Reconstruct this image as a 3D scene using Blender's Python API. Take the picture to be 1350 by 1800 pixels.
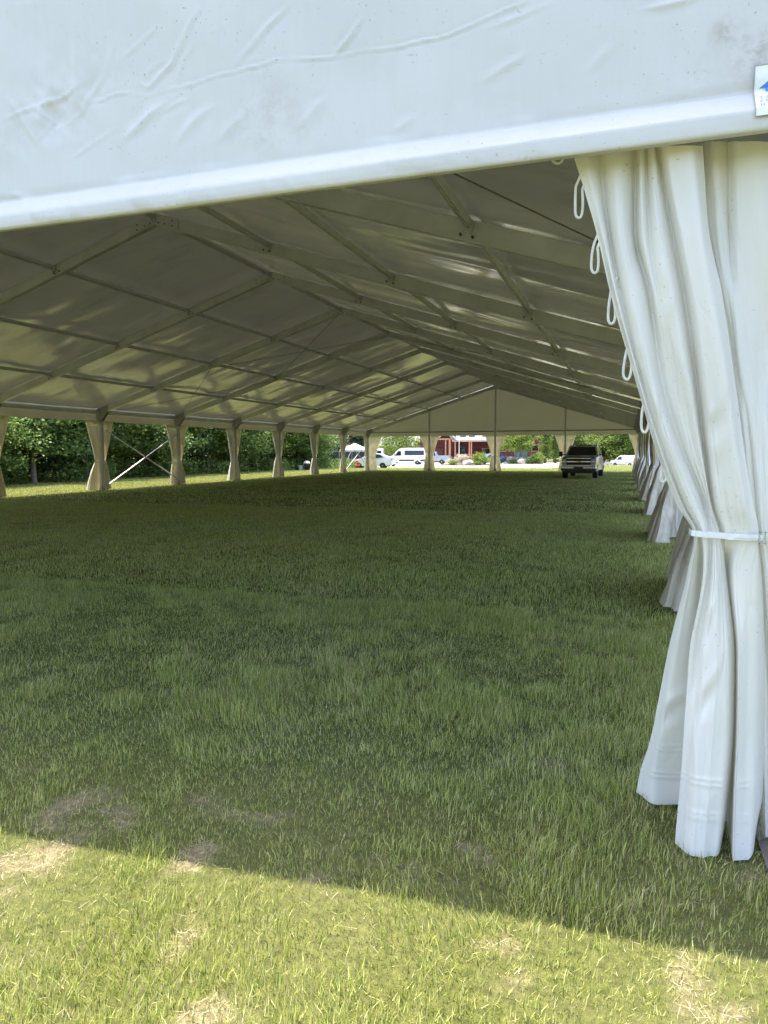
import bpy, bmesh, math, random
import numpy as np
from mathutils import Matrix, Vector

# ------------------------------------------------------------------ camera, sky, sun, exposure
SC = bpy.context.scene
COL = SC.collection
for o in list(bpy.data.objects):
    bpy.data.objects.remove(o)

def setup_camera():
    yaw, pitch, roll, h = 0.3258, 0.0836, -0.0031, 1.4356
    fw = Vector((-math.sin(yaw), math.cos(yaw), 0)); rt = Vector((math.cos(yaw), math.sin(yaw), 0)); up = Vector((0, 0, 1))
    f2 = fw * math.cos(pitch) - up * math.sin(pitch); u2 = up * math.cos(pitch) + fw * math.sin(pitch)
    r3 = rt * math.cos(roll) + u2 * math.sin(roll); u3 = u2 * math.cos(roll) - rt * math.sin(roll)
    cd = bpy.data.cameras.new('camera'); cam = bpy.data.objects.new('camera', cd); COL.objects.link(cam)
    m = Matrix((r3, u3, -f2)).transposed().to_4x4(); m.translation = (0, 0, h); cam.matrix_world = m
    cd.sensor_fit = 'VERTICAL'; cd.sensor_height = 24; cd.sensor_width = 18
    cd.lens = 24 * 1261.3 / 1800; cd.clip_start = 0.05; cd.clip_end = 3000
    SC.camera = cam
setup_camera()

SUN_DIR = Vector((-0.18, 0.165, 1.0)).normalized()          # towards the sun
elev = math.asin(SUN_DIR.z); azim = math.atan2(SUN_DIR.x, SUN_DIR.y)   # azimuth clockwise from +Y
w = bpy.data.worlds.new('World'); SC.world = w; w.use_nodes = True
nt = w.node_tree; bg = nt.nodes['Background']
sky = nt.nodes.new('ShaderNodeTexSky'); sky.sky_type = 'NISHITA'; sky.sun_disc = False
sky.sun_elevation = elev; sky.sun_rotation = azim; sky.air_density = 1.0; sky.dust_density = 3.0; sky.ozone_density = 1.0
nt.links.new(sky.outputs[0], bg.inputs[0]); bg.inputs[1].default_value = 0.15
sl = bpy.data.lights.new('sun', 'SUN'); sl.energy = 3.4; sl.angle = math.radians(0.53); sl.color = (1.0, 0.93, 0.76)
so = bpy.data.objects.new('sun', sl); COL.objects.link(so); so.location = (-10, 10, 60)
so.rotation_euler = SUN_DIR.to_track_quat('Z', 'Y').to_euler()
SC.view_settings.view_transform = 'Standard'; SC.view_settings.look = 'None'
SC.view_settings.exposure = 2.05; SC.view_settings.gamma = 1.0; SC.view_settings.use_curve_mapping = False
cy = SC.cycles
cy.use_denoising = True
try: cy.denoiser = 'OPENIMAGEDENOISE'
except Exception: pass
try: cy.denoising_prefilter = 'NONE'; cy.denoising_input_passes = 'RGB_ALBEDO_NORMAL'
except Exception: pass
cy.max_bounces = 10; cy.diffuse_bounces = 6; cy.glossy_bounces = 4; cy.transmission_bounces = 4; cy.transparent_max_bounces = 8
cy.sample_clamp_indirect = 8.0

R = math.radians
rng = np.random.default_rng(7)
random.seed(7)

# ------------------------------------------------------------------ numpy noise
_perm = np.random.default_rng(11).random((256, 256))
def vnoise(x, y):
    x = np.asarray(x, float); y = np.asarray(y, float)
    xi = np.floor(x).astype(int); yi = np.floor(y).astype(int)
    fx = x - xi; fy = y - yi
    fx = fx * fx * (3 - 2 * fx); fy = fy * fy * (3 - 2 * fy)
    g = lambda a, b: _perm[a % 256, b % 256]
    return (g(xi, yi) * (1 - fx) + g(xi + 1, yi) * fx) * (1 - fy) + (g(xi, yi + 1) * (1 - fx) + g(xi + 1, yi + 1) * fx) * fy
def fbm(x, y, o=4):
    s = 0; a = 0.5; t = 0
    for i in range(o):
        s = s + a * vnoise(x * 2 ** i + 17.3 * i, y * 2 ** i + 5.7 * i); t += a; a *= 0.5
    return s / t
def sstep(a, b, v):
    t = np.clip((np.asarray(v, float) - a) / (b - a), 0, 1); return t * t * (3 - 2 * t)

# ------------------------------------------------------------------ tagging and mesh helpers
def tag(o, label=None, cat=None, group=None, kind=None):
    if label: o['label'] = label
    if cat: o['category'] = cat
    if group: o['group'] = group
    if kind: o['kind'] = kind
    return o
def empty(name, loc, rz=0, label=None, cat=None, group=None):
    o = bpy.data.objects.new(name, None); COL.objects.link(o)
    o.location = loc; o.rotation_euler = (0, 0, rz); o.empty_display_size = 0.2
    return tag(o, label, cat, group)
def link(name, me, parent=None, loc=None, rot=None):
    o = bpy.data.objects.new(name, me); COL.objects.link(o)
    if parent: o.parent = parent
    if loc is not None: o.location = loc
    if rot is not None: o.rotation_euler = rot
    return o
def np_mesh(name, V, F, mat=None, smooth=True):
    """V (n,3), F (m,k) all faces with k corners"""
    V = np.asarray(V, np.float32); F = np.asarray(F, np.int32)
    me = bpy.data.meshes.new(name); k = F.shape[1]
    me.vertices.add(len(V)); me.vertices.foreach_set('co', V.ravel())
    me.loops.add(F.size); me.loops.foreach_set('vertex_index', F.ravel())
    me.polygons.add(len(F)); me.polygons.foreach_set('loop_start', np.arange(0, F.size, k, dtype=np.int32))
    me.polygons.foreach_set('use_smooth', np.full(len(F), smooth))
    me.update(calc_edges=True)
    if mat: me.materials.append(mat)
    return me
def grid_faces(nr, nc, off=0):
    i = np.arange(nr - 1)[:, None] * nc + np.arange(nc - 1)[None, :] + off
    return np.stack([i, i + 1, i + nc + 1, i + nc], -1).reshape(-1, 4)

class MB:
    def __init__(s): s.v = []; s.f = []
    def add(s, vs, fs):
        o = len(s.v); s.v += [tuple(map(float, v)) for v in vs]; s.f += [[i + o for i in f] for f in fs]; return s
    def box(s, c, d, rot=None):
        hx, hy, hz = d[0] / 2, d[1] / 2, d[2] / 2
        vs = [Vector((x, y, z)) for x in (-hx, hx) for y in (-hy, hy) for z in (-hz, hz)]
        if rot is not None: vs = [rot @ v for v in vs]
        vs = [v + Vector(c) for v in vs]
        return s.add(vs, [(0, 1, 3, 2), (4, 6, 7, 5), (0, 4, 5, 1), (2, 3, 7, 6), (0, 2, 6, 4), (1, 5, 7, 3)])
    def beam(s, p0, p1, wd, hg, upv=(0, 0, 1)):
        """rectangular bar between two points, width wd (sideways), height hg"""
        p0 = Vector(p0); p1 = Vector(p1); d = (p1 - p0); L = d.length; d.normalize()
        sd = d.cross(Vector(upv)); sd.normalize(); u = sd.cross(d)
        m = Matrix((sd, d, u)).transposed()
        return s.box((p0 + p1) / 2, (wd, L, hg), m)
    def tube(s, pts, r, n=8, closed=False, caps=True):
        pts = [Vector(p) for p in pts]; N = len(pts); rs = r if isinstance(r, (list, tuple)) else [r] * N
        o = len(s.v); prev = None
        for i, p in enumerate(pts):
            a = pts[(i - 1) % N] if (closed or i > 0) else p; b = pts[(i + 1) % N] if (closed or i < N - 1) else p
            t = (b - a).normalized()
            ref = prev if prev is not None else (Vector((0, 0, 1)) if abs(t.z) < 0.9 else Vector((1, 0, 0)))
            sd = t.cross(ref).normalized(); u = sd.cross(t).normalized(); prev = u
            for k in range(n):
                an = 2 * math.pi * k / n
                s.v.append(tuple(p + (sd * math.cos(an) + u * math.sin(an)) * rs[i]))
        for i in range(N if closed else N - 1):
            j = (i + 1) % N
            for k in range(n):
                s.f.append([o + i * n + k, o + i * n + (k + 1) % n, o + j * n + (k + 1) % n, o + j * n + k])
        if caps and not closed:
            s.f.append([o + k for k in range(n)][::-1]); s.f.append([o + (N - 1) * n + k for k in range(n)])
        return s
    def lathe(s, prof, c=(0, 0, 0), n=20, axis='z'):
        o = len(s.v)
        for (r, h) in prof:
            for k in range(n):
                a = 2 * math.pi * k / n
                p = (r * math.cos(a), r * math.sin(a), h)
                if axis == 'x': p = (h, p[0], p[1])
                s.v.append((p[0] + c[0], p[1] + c[1], p[2] + c[2]))
        for i in range(len(prof) - 1):
            for k in range(n):
                s.f.append([o + i * n + k, o + i * n + (k + 1) % n, o + (i + 1) * n + (k + 1) % n, o + (i + 1) * n + k])
        s.f.append([o + k for k in range(n)][::-1]); s.f.append([o + (len(prof) - 1) * n + k for k in range(n)])
        return s
    def prism(s, poly, a0, a1, axis='x'):
        """extrude a polygon; axis x: poly=(y,z); axis y: poly=(x,z); axis z: poly=(x,y)"""
        def P(q, a):
            return (a, q[0], q[1]) if axis == 'x' else ((q[0], a, q[1]) if axis == 'y' else (q[0], q[1], a))
        n = len(poly)
        return s.add([P(q, a0) for q in poly] + [P(q, a1) for q in poly],
                     [list(range(n))[::-1], [n + i for i in range(n)]] + [[i, (i + 1) % n, n + (i + 1) % n, n + i] for i in range(n)])
    def mesh(s, name, mat, smooth=False, bevel=0.0, auto=True):
        me = bpy.data.meshes.new(name); me.from_pydata(s.v, [], s.f)
        bm = bmesh.new(); bm.from_mesh(me); bmesh.ops.recalc_face_normals(bm, faces=bm.faces)
        if bevel > 0:
            ed = [e for e in bm.edges if len(e.link_faces) == 2 and e.calc_face_angle(0) > 0.6]
            bmesh.ops.bevel(bm, geom=ed, offset=bevel, segments=2, affect='EDGES', profile=0.5, clamp_overlap=True)
        bm.to_mesh(me); bm.free()
        if smooth:
            me.polygons.foreach_set('use_smooth', [True] * len(me.polygons))
            try: me.set_sharp_from_angle(angle=R(38))
            except Exception: pass
        me.materials.append(mat); return me
    def build(s, name, mat, parent=None, smooth=False, bevel=0.0, loc=None, rot=None):
        return link(name, s.mesh(name, mat, smooth, bevel), parent, loc, rot)

# ------------------------------------------------------------------ materials (all procedural)
class N:
    def __init__(s, name):
        s.m = bpy.data.materials.new(name); s.m.use_nodes = True; s.t = s.m.node_tree
        s.b = s.t.nodes['Principled BSDF']; s.out = s.t.nodes['Material Output']
    def n(s, typ, **kw):
        nd = s.t.nodes.new(typ)
        for k, v in kw.items():
            if k.startswith('i_'): nd.inputs[k[2:].replace('_', ' ')].default_value = v
            else: setattr(nd, k, v)
        return nd
    def l(s, a, b): s.t.links.new(a, b)
    def noise(s, scale, detail=4, rough=0.55, vec=None, dist=0.0):
        nd = s.n('ShaderNodeTexNoise'); nd.inputs['Scale'].default_value = scale; nd.inputs['Detail'].default_value = detail
        nd.inputs['Roughness'].default_value = rough; nd.inputs['Distortion'].default_value = dist
        if vec is not None: s.l(vec, nd.inputs['Vector'])
        return nd.outputs['Fac']
    def ramp(s, fac, stops, interp='LINEAR'):
        nd = s.n('ShaderNodeValToRGB'); cr = nd.color_ramp; cr.interpolation = interp
        while len(cr.elements) < len(stops): cr.elements.new(0.5)
        for e, (p, c) in zip(cr.elements, stops):
            e.position = p; e.color = (c[0], c[1], c[2], 1) if hasattr(c, '__len__') else (c, c, c, 1)
        s.l(fac, nd.inputs[0]); return nd.outputs[0]
    def mix(s, fac, a, b, mode='MIX'):
        nd = s.n('ShaderNodeMix', data_type='RGBA', blend_type=mode)
        for inp, v in ((nd.inputs['Factor'], fac), (nd.inputs[6], a), (nd.inputs[7], b)):
            if isinstance(v, (int, float)): inp.default_value = v
            elif isinstance(v, (tuple, list)): inp.default_value = (v[0], v[1], v[2], 1)
            else: s.l(v, inp)
        return nd.outputs[2]
    def math(s, op, a, b=None, clamp=False):
        nd = s.n('ShaderNodeMath', operation=op, use_clamp=clamp)
        for i, v in enumerate((a, b)):
            if v is None: continue
            if isinstance(v, (int, float)): nd.inputs[i].default_value = v
            else: s.l(v, nd.inputs[i])
        return nd.outputs[0]
    def objco(s): return s.n('ShaderNodeTexCoord').outputs['Object']
    def pos(s): return s.n('ShaderNodeNewGeometry').outputs['Position']
    def mapping(s, vec, scale=(1, 1, 1), loc=(0, 0, 0), rot=(0, 0, 0)):
        nd = s.n('ShaderNodeMapping'); s.l(vec, nd.inputs[0]); nd.inputs['Scale'].default_value = scale
        nd.inputs['Location'].default_value = loc; nd.inputs['Rotation'].default_value = rot; return nd.outputs[0]
    def bump(s, h, strength=0.3, dist=0.01, normal=None):
        nd = s.n('ShaderNodeBump'); nd.inputs['Strength'].default_value = strength; nd.inputs['Distance'].default_value = dist
        s.l(h, nd.inputs['Height'])
        if normal is not None: s.l(normal, nd.inputs['Normal'])
        s.l(nd.outputs[0], s.b.inputs['Normal']); return nd.outputs[0]
    def col(s, c):
        if isinstance(c, (tuple, list)): s.b.inputs['Base Color'].default_value = (c[0], c[1], c[2], 1)
        else: s.l(c, s.b.inputs['Base Color'])
    def set(s, rough=None, metal=None, spec=None, coat=None):
        if rough is not None:
            if isinstance(rough, (int, float)): s.b.inputs['Roughness'].default_value = rough
            else: s.l(rough, s.b.inputs['Roughness'])
        if metal is not None: s.b.inputs['Metallic'].default_value = metal
        if spec is not None: s.b.inputs['Specular IOR Level'].default_value = spec
        if coat is not None: s.b.inputs['Coat Weight'].default_value = coat
    def translucent(s, fac, c, normal=None):
        tr = s.n('ShaderNodeBsdfTranslucent')
        if isinstance(c, (tuple, list)): tr.inputs[0].default_value = (c[0], c[1], c[2], 1)
        else: s.l(c, tr.inputs[0])
        if normal is not None: s.l(normal, tr.inputs['Normal'])
        mx = s.n('ShaderNodeMixShader'); mx.inputs[0].default_value = fac
        s.l(s.b.outputs[0], mx.inputs[1]); s.l(tr.outputs[0], mx.inputs[2]); s.l(mx.outputs[0], s.out.inputs[0])

def simple(name, c, rough=0.5, metal=0.0, var=0.12, scale=6.0, bump=0.0, bscale=40.0, spec=0.5, coat=None):
    n = N(name); co = n.objco()
    f = n.noise(scale, 5, 0.6, co)
    a = tuple(max(0, x * (1 - var)) for x in c); b = tuple(min(1, x * (1 + var)) for x in c)
    n.col(n.ramp(f, [(0.3, a), (0.7, b)]))
    rr = n.ramp(n.noise(scale * 2.3, 3, 0.5, co), [(0.3, max(0.02, rough - 0.06)), (0.7, min(1, rough + 0.06))])
    n.set(rough=rr, metal=metal, spec=spec, coat=coat)
    if bump > 0: n.bump(n.noise(bscale, 4, 0.6, co), bump, 0.01)
    return n.m

def fabric(name, c, rough, trans, tcol, grime=(0.3, 0.27, 0.2), g_lo=0.58, g_hi=0.85, g_amt=0.5, gscale=(1, 1, 1), bstr=0.25, bscale=9.0, specks=False, bdet=5, gdet=7, stains=()):
    """coated tent cloth: soft creases, grime streaks, some light coming through"""
    n = N(name); co = n.objco()
    g = n.noise(2.2, gdet, 0.68, n.mapping(co, gscale), 0.6)
    gm = n.math('MULTIPLY', n.ramp(g, [(g_lo, 0.0), (g_hi, 1.0)]), g_amt)
    base = n.ramp(n.noise(0.9, 3, 0.5, co), [(0.3, tuple(x * 0.95 for x in c)), (0.7, tuple(min(1, x * 1.04) for x in c))])
    colr = n.mix(gm, base, grime)
    if specks:
        vz = n.noise(75, 2, 0.5, co); cl = n.noise(3.0, 3, 0.6, co)
        sm = n.math('MULTIPLY', n.ramp(vz, [(0.695, 0.0), (0.72, 1.0)]), n.ramp(cl, [(0.46, 0.0), (0.6, 1.0)]))
        colr = n.mix(n.math('MULTIPLY', sm, 0.55), colr, (0.16, 0.15, 0.13))
        sx = n.ramp(n.noise(60, 3, 0.6, n.mapping(co, (0.25, 1, 1.6), rot=(0, 0.5, 0))), [(0.70, 0.0), (0.73, 1.0)])
        colr = n.mix(n.math('MULTIPLY', n.math('MULTIPLY', sx, n.ramp(n.noise(1.9, 2, 0.5, co), [(0.52, 0), (0.6, 1)])), 0.35), colr, (0.25, 0.24, 0.22))
    if specks:
        dr = n.noise(7, 3, 0.6, n.mapping(co, (4.0, 4.0, 0.22)))
        colr = n.mix(n.ramp(dr, [(0.45, 0.0), (0.75, 0.12)]), colr, tuple(x * 0.80 for x in c))
        sm2 = n.math('MULTIPLY', n.ramp(n.noise(1.4, 6, 0.7, co), [(0.56, 0.0), (0.72, 1.0)]), n.ramp(n.noise(19, 4, 0.7, co), [(0.4, 0.0), (0.65, 1.0)]))
        colr = n.mix(n.math('MULTIPLY', sm2, 0.30), colr, (0.42, 0.39, 0.32))
    for ctr, rad in stains:      # grubby marks where the cloth has been handled
        vd = n.n('ShaderNodeVectorMath', operation='DISTANCE'); n.l(co, vd.inputs[0]); vd.inputs[1].default_value = ctr
        ms = n.math('MULTIPLY', n.ramp(n.math('DIVIDE', vd.outputs['Value'], rad), [(0.25, 1.0), (1.0, 0.0)]), n.ramp(n.noise(16, 6, 0.75, co), [(0.42, 0.0), (0.62, 1.0)]))
        colr = n.mix(n.math('MULTIPLY', ms, 0.55 if rad < 0.2 else 0.25), colr, (0.30, 0.26, 0.20))
    n.col(colr)
    n.set(rough=n.ramp(n.noise(1.1, 3, 0.5, co), [(0.3, rough - 0.05), (0.7, rough + 0.08)]))
    h = n.noise(bscale, bdet, 0.55, n.mapping(co, (1, 1, 0.45)), 0.8)
    nb = n.bump(h, bstr, 0.02)
    if trans > 0: n.translucent(trans, n.mix(gm, tcol, tuple(x * 0.4 for x in tcol)), nb)
    return n.m

M = {}
M['front'] = fabric('white_gable_cloth', (0.648, 0.645, 0.632), 0.42, 0.10, (0.75, 0.72, 0.55), grime=(0.45, 0.43, 0.38), g_lo=0.62, g_hi=0.9, g_amt=0.35, bstr=0.22, bscale=5.0, specks=True, stains=[((9.56, -0.04, 2.725), 0.11), ((9.47, -0.04, 2.815), 0.075), ((7.75, -0.04, 2.80), 0.22)])
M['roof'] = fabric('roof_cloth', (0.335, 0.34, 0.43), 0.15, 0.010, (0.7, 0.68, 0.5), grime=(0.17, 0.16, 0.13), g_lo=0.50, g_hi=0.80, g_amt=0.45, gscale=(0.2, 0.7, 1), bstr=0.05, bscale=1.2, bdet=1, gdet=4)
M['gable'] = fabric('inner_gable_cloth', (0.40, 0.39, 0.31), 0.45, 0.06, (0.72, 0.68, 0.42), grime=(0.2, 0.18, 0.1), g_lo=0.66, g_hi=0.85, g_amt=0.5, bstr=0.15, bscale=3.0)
M['curtain'] = fabric('cream_curtain_cloth', (0.74, 0.72, 0.62), 0.5, 0.28, (0.82, 0.72, 0.45), grime=(0.22, 0.19, 0.14), g_lo=0.6, g_hi=0.9, g_amt=0.5, gscale=(2, 2, 0.6), bstr=0.4, bscale=7.0)
M['curtain_worn'] = fabric('weathered_curtain_cloth', (0.74, 0.68, 0.57), 0.40, 0.08, (0.75, 0.68, 0.48), grime=(0.24, 0.19, 0.13), g_lo=0.45, g_hi=0.8, g_amt=0.75, gscale=(2, 2, 0.5), bstr=0.4, bscale=7.0)
M['curtain_pale'] = fabric('off_white_curtain_cloth', (0.74, 0.73, 0.68), 0.45, 0.14, (0.8, 0.75, 0.55), grime=(0.25, 0.22, 0.17), g_lo=0.55, g_hi=0.9, g_amt=0.5, gscale=(2, 2, 0.6), bstr=0.4, bscale=7.0)
M['canopy'] = simple('greyish_canopy_cloth', (0.52, 0.52, 0.50), 0.6, 0, 0.06)
M['worn_steel'] = simple('worn_steel_plate', (0.17, 0.155, 0.14), 0.65, 0.4, 0.45, 14, 0.6, 40)
M['alu'] = simple('aluminium_profile', (0.62, 0.62, 0.68), 0.38, 0.15, 0.12, 2.0, 0.08, 60)
M['alu_purlin'] = simple('grey_purlin', (0.55, 0.55, 0.61), 0.40, 0.15, 0.1, 3.0)
M['alu_dark'] = simple('dull_aluminium', (0.33, 0.33, 0.34), 0.45, 0.25, 0.15, 3.0, 0.1, 50)
M['bolt'] = simple('dark_bolts', (0.08, 0.08, 0.085), 0.5, 0.6)
M['steel'] = simple('galvanised_steel', (0.48, 0.49, 0.5), 0.4, 0.8, 0.2, 9, 0.15, 30)
M['cable'] = simple('steel_cable', (0.12, 0.12, 0.12), 0.5, 0.6)
M['rope'] = simple('white_rope', (0.72, 0.70, 0.64), 0.8, 0, 0.15, 30, 0.5, 160)
M['strap'] = simple('white_webbing', (0.74, 0.75, 0.74), 0.6, 0, 0.06, 12, 0.2, 120)
M['blue'] = simple('blue_print', (0.045, 0.20, 0.55), 0.45, 0, 0.03)
M['bluegrey'] = simple('blue_grey_print', (0.12, 0.20, 0.34), 0.5, 0, 0.03)
M['black'] = simple('black_plastic', (0.018, 0.018, 0.02), 0.45, 0, 0.2, 8)
M['rubber'] = simple('tyre_rubber', (0.022, 0.022, 0.022), 0.8, 0, 0.2, 20, 0.3, 60)
M['chrome'] = simple('chrome', (0.72, 0.73, 0.74), 0.16, 1.0, 0.04)
M['rim'] = simple('wheel_rim', (0.55, 0.56, 0.57), 0.3, 0.8, 0.1)
M['white_paint'] = simple('white_car_paint', (0.78, 0.79, 0.80), 0.28, 0, 0.02, 1.0, coat=0.5)
M['pearl_paint'] = simple('pale_silver_paint', (0.43, 0.43, 0.41), 0.3, 0.2, 0.05, 1.0, coat=0.5)
M['grey_paint'] = simple('grey_car_paint', (0.32, 0.34, 0.36), 0.3, 0.4, 0.03, 1.0, coat=0.4)
M['blue_paint'] = simple('dark_blue_car_paint', (0.05, 0.08, 0.15), 0.3, 0.3, 0.03, 1.0, coat=0.4)
M['glass'] = simple('dark_window_glass', (0.012, 0.014, 0.016), 0.06, 0, 0.1, 1.0, spec=0.7)
M['lamp'] = simple('headlamp_lens', (0.30, 0.31, 0.31), 0.12, 0.3, 0.15, 20)
M['gold'] = simple('gold_badge', (0.65, 0.48, 0.16), 0.3, 0.8, 0.05)
M['red_plastic'] = simple('red_plastic', (0.45, 0.03, 0.035), 0.45, 0, 0.1)
M['white_plastic'] = simple('white_plastic', (0.75, 0.75, 0.73), 0.5, 0, 0.05)
M['log'] = simple('maroon_log_wall', (0.115, 0.030, 0.028), 0.6, 0, 0.3, 3.0, 0.3, 20)
M['timber'] = simple('stained_timber', (0.40, 0.19, 0.11), 0.6, 0, 0.2, 4.0, 0.2, 20)
M['shingle'] = simple('grey_roofing', (0.15, 0.15, 0.165), 0.7, 0, 0.25, 4.0, 0.3, 8)
M['fascia'] = simple('pale_brown_fascia', (0.42, 0.33, 0.27), 0.6, 0, 0.1)
M['teal'] = simple('dark_teal_door', (0.055, 0.10, 0.115), 0.5, 0, 0.1)
M['concrete'] = simple('pale_concrete', (0.50, 0.48, 0.45), 0.8, 0, 0.12, 3.0, 0.3, 30)
M['stone'] = simple('grey_boulder_stone', (0.30, 0.27, 0.24), 0.85, 0, 0.35, 3.0, 0.6, 8)
M['screen'] = simple('dark_fence_screen', (0.045, 0.055, 0.06), 0.8, 0, 0.2, 3)
M['bark'] = simple('tree_bark', (0.12, 0.095, 0.075), 0.9, 0, 0.35, 8.0, 0.7, 14)
M['pale_bark'] = simple('pale_grey_bark', (0.30, 0.26, 0.21), 0.9, 0, 0.3, 8.0, 0.6, 14)

def lawn_mat():
    n = N('lawn_soil_and_thatch'); ps = n.pos()
    at = n.n('ShaderNodeAttribute', attribute_name='bare'); bare = at.outputs['Fac']
    f1 = n.noise(26, 6, 0.7, ps); f2 = n.noise(1.3, 4, 0.6, ps); f3 = n.noise(120, 3, 0.6, ps)
    f4 = n.noise(0.23, 3, 0.6, ps)
    green = n.ramp(f1, [(0.3, (0.035, 0.045, 0.012)), (0.7, (0.16, 0.165, 0.048))])
    green = n.mix(n.ramp(f2, [(0.4, 0.0), (0.75, 0.5)]), green, (0.17, 0.165, 0.075))
    green = n.mix(n.ramp(f4, [(0.4, 0.0), (0.7, 0.35)]), green, (0.06, 0.085, 0.026))
    soil = n.ramp(f1, [(0.3, (0.13, 0.10, 0.06)), (0.7, (0.42, 0.35, 0.22))])
    soil = n.mix(n.ramp(f3, [(0.35, 0.6), (0.6, 0.0)]), soil, (0.10, 0.075, 0.045))
    n.col(n.mix(bare, green, soil)); n.set(rough=0.95, spec=0.15)
    n.bump(n.math('ADD', n.math('MULTIPLY', f3, 0.5), f1), 0.8, 0.03)
    return n.m
M['lawn'] = lawn_mat()
def blade_mat(name, stops, straw, tr=0.32, sat=1.0):
    n = N(name); geo = n.n('ShaderNodeNewGeometry'); ps = geo.outputs['Position']; rd = geo.outputs['Random Per Island']
    oi = n.n('ShaderNodeObjectInfo').outputs['Random']
    big = n.math('ADD', n.math('MULTIPLY', n.noise(0.8, 3, 0.6, ps), 0.5), n.math('MULTIPLY', n.noise(5.5, 3, 0.6, ps), 0.5)); f = n.math('ADD', n.math('MULTIPLY', rd, 0.85), n.math('MULTIPLY', big, 0.50))
    c = n.ramp(n.math('MULTIPLY', f, 0.85), stops)
    dry = n.ramp(n.noise(0.55, 4, 0.65, ps), [(0.45, 0.0), (0.75, straw)])
    rs = n.math('FRACT', n.math('MULTIPLY', rd, 37.7))
    isd = n.math('LESS_THAN', rs, n.math('ADD', dry, 0.05))
    c = n.mix(isd, c, n.ramp(rd, [(0.0, (0.52, 0.46, 0.27)), (1.0, (0.40, 0.36, 0.19))]))
    n.col(c); n.set(rough=0.5, spec=0.3)
    n.translucent(tr, c)
    return n.m
M['blade'] = blade_mat('grass_blades', [(0.18, (0.085, 0.135, 0.022)), (0.46, (0.300, 0.365, 0.074)), (0.72, (0.575, 0.590, 0.165)), (0.95, (0.78, 0.75, 0.36))], 0.36)
def leaf_mat(name, a, b, c, tr=0.35, rough=0.5):
    n = N(name); geo = n.n('ShaderNodeNewGeometry'); rd = geo.outputs['Random Per Island']
    big = n.noise(0.8, 3, 0.6, geo.outputs['Position'])
    f = n.math('ADD', n.math('MULTIPLY', rd, 0.6), n.math('MULTIPLY', big, 0.5))
    cc = n.ramp(f, [(0.15, a), (0.55, b), (0.95, c)]); n.col(cc); n.set(rough=rough, spec=0.3); n.translucent(tr, cc); return n.m
M['leaf'] = leaf_mat('green_leaves', (0.05, 0.10, 0.024), (0.14, 0.225, 0.055), (0.32, 0.40, 0.12))
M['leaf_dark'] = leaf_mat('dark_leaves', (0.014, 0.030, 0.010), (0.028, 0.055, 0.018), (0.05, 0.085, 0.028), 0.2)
M['leaf_wood'] = leaf_mat('bluish_green_leaves', (0.035, 0.075, 0.028), (0.09, 0.155, 0.06), (0.19, 0.27, 0.11))
M['leaf_lime'] = leaf_mat('lime_leaves', (0.085, 0.14, 0.02), (0.17, 0.24, 0.04), (0.26, 0.33, 0.07), 0.4)
M['leaf_fresh'] = leaf_mat('fresh_green_leaves', (0.07, 0.12, 0.024), (0.16, 0.23, 0.05), (0.26, 0.34, 0.09), 0.45)
M['petal'] = leaf_mat('pink_white_petals', (0.35, 0.16, 0.18), (0.5, 0.45, 0.35), (0.6, 0.6, 0.5), 0.3)
def asphalt():
    n = N('pale_gravel_drive'); ps = n.pos()
    f = n.noise(0.5, 5, 0.6, ps); g = n.noise(40, 3, 0.6, ps)
    n.col(n.mix(n.ramp(g, [(0.4, 0.25), (0.6, 0.0)]), n.ramp(f, [(0.3, (0.40, 0.385, 0.37)), (0.7, (0.52, 0.50, 0.48))]), (0.25, 0.24, 0.23)))
    n.set(rough=0.9); n.bump(g, 0.3, 0.02); return n.m
M['drive'] = asphalt()

# ================================================================== THE SETTING: ground
XC, Y0, HW = -9.1856, 2.7788, 10.0      # marquee: centre line, near end, half width
def ground_z(x, y):
    x = np.asarray(x, float); y = np.asarray(y, float)
    z = -0.50 * sstep(54, 84, y)
    r = sstep(-9, -5, x)
    z = z + 0.27 * r * sstep(72, 86, y)
    z = z - 1.25 * r * sstep(90, 122, y)
    z = z + 0.9 * sstep(150, 400, y) + 0.6 * sstep(30, 60, -x) * sstep(30, 5, np.abs(y - 30) * 0.5)
    return z
def bump_z(x, y):
    fade = sstep(52, 40, np.abs(y - 20)) * sstep(40, 30, np.abs(x + 8))
    return ((fbm(x * 0.45, y * 0.45, 3) - 0.5) * 0.055 + (fbm(x * 3.0, y * 3.0, 3) - 0.5) * 0.022) * fade
def bare_fac(x, y):
    a = fbm(x * 4.3 + 3.1, y * 5.2 + 8.2, 4); b = fbm(x * 0.45 + 40, y * 0.45 + 9, 2)
    near = sstep(7.5, 2.0, y)
    right = 0.6 + 0.4 * sstep(-3.0, -0.4, x)
    thr = 0.70 + 0.035 * sstep(2.1, 2.6, y) - 0.075 * near * right - 0.22 * (b - 0.5) - 0.045 * sstep(2.6, 1.9, y)
    v = (0.85 - 0.30 * sstep(2.1, 2.6, y)) * sstep(thr, thr + 0.15, a)
    return np.clip(v, 0, 1)
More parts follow.
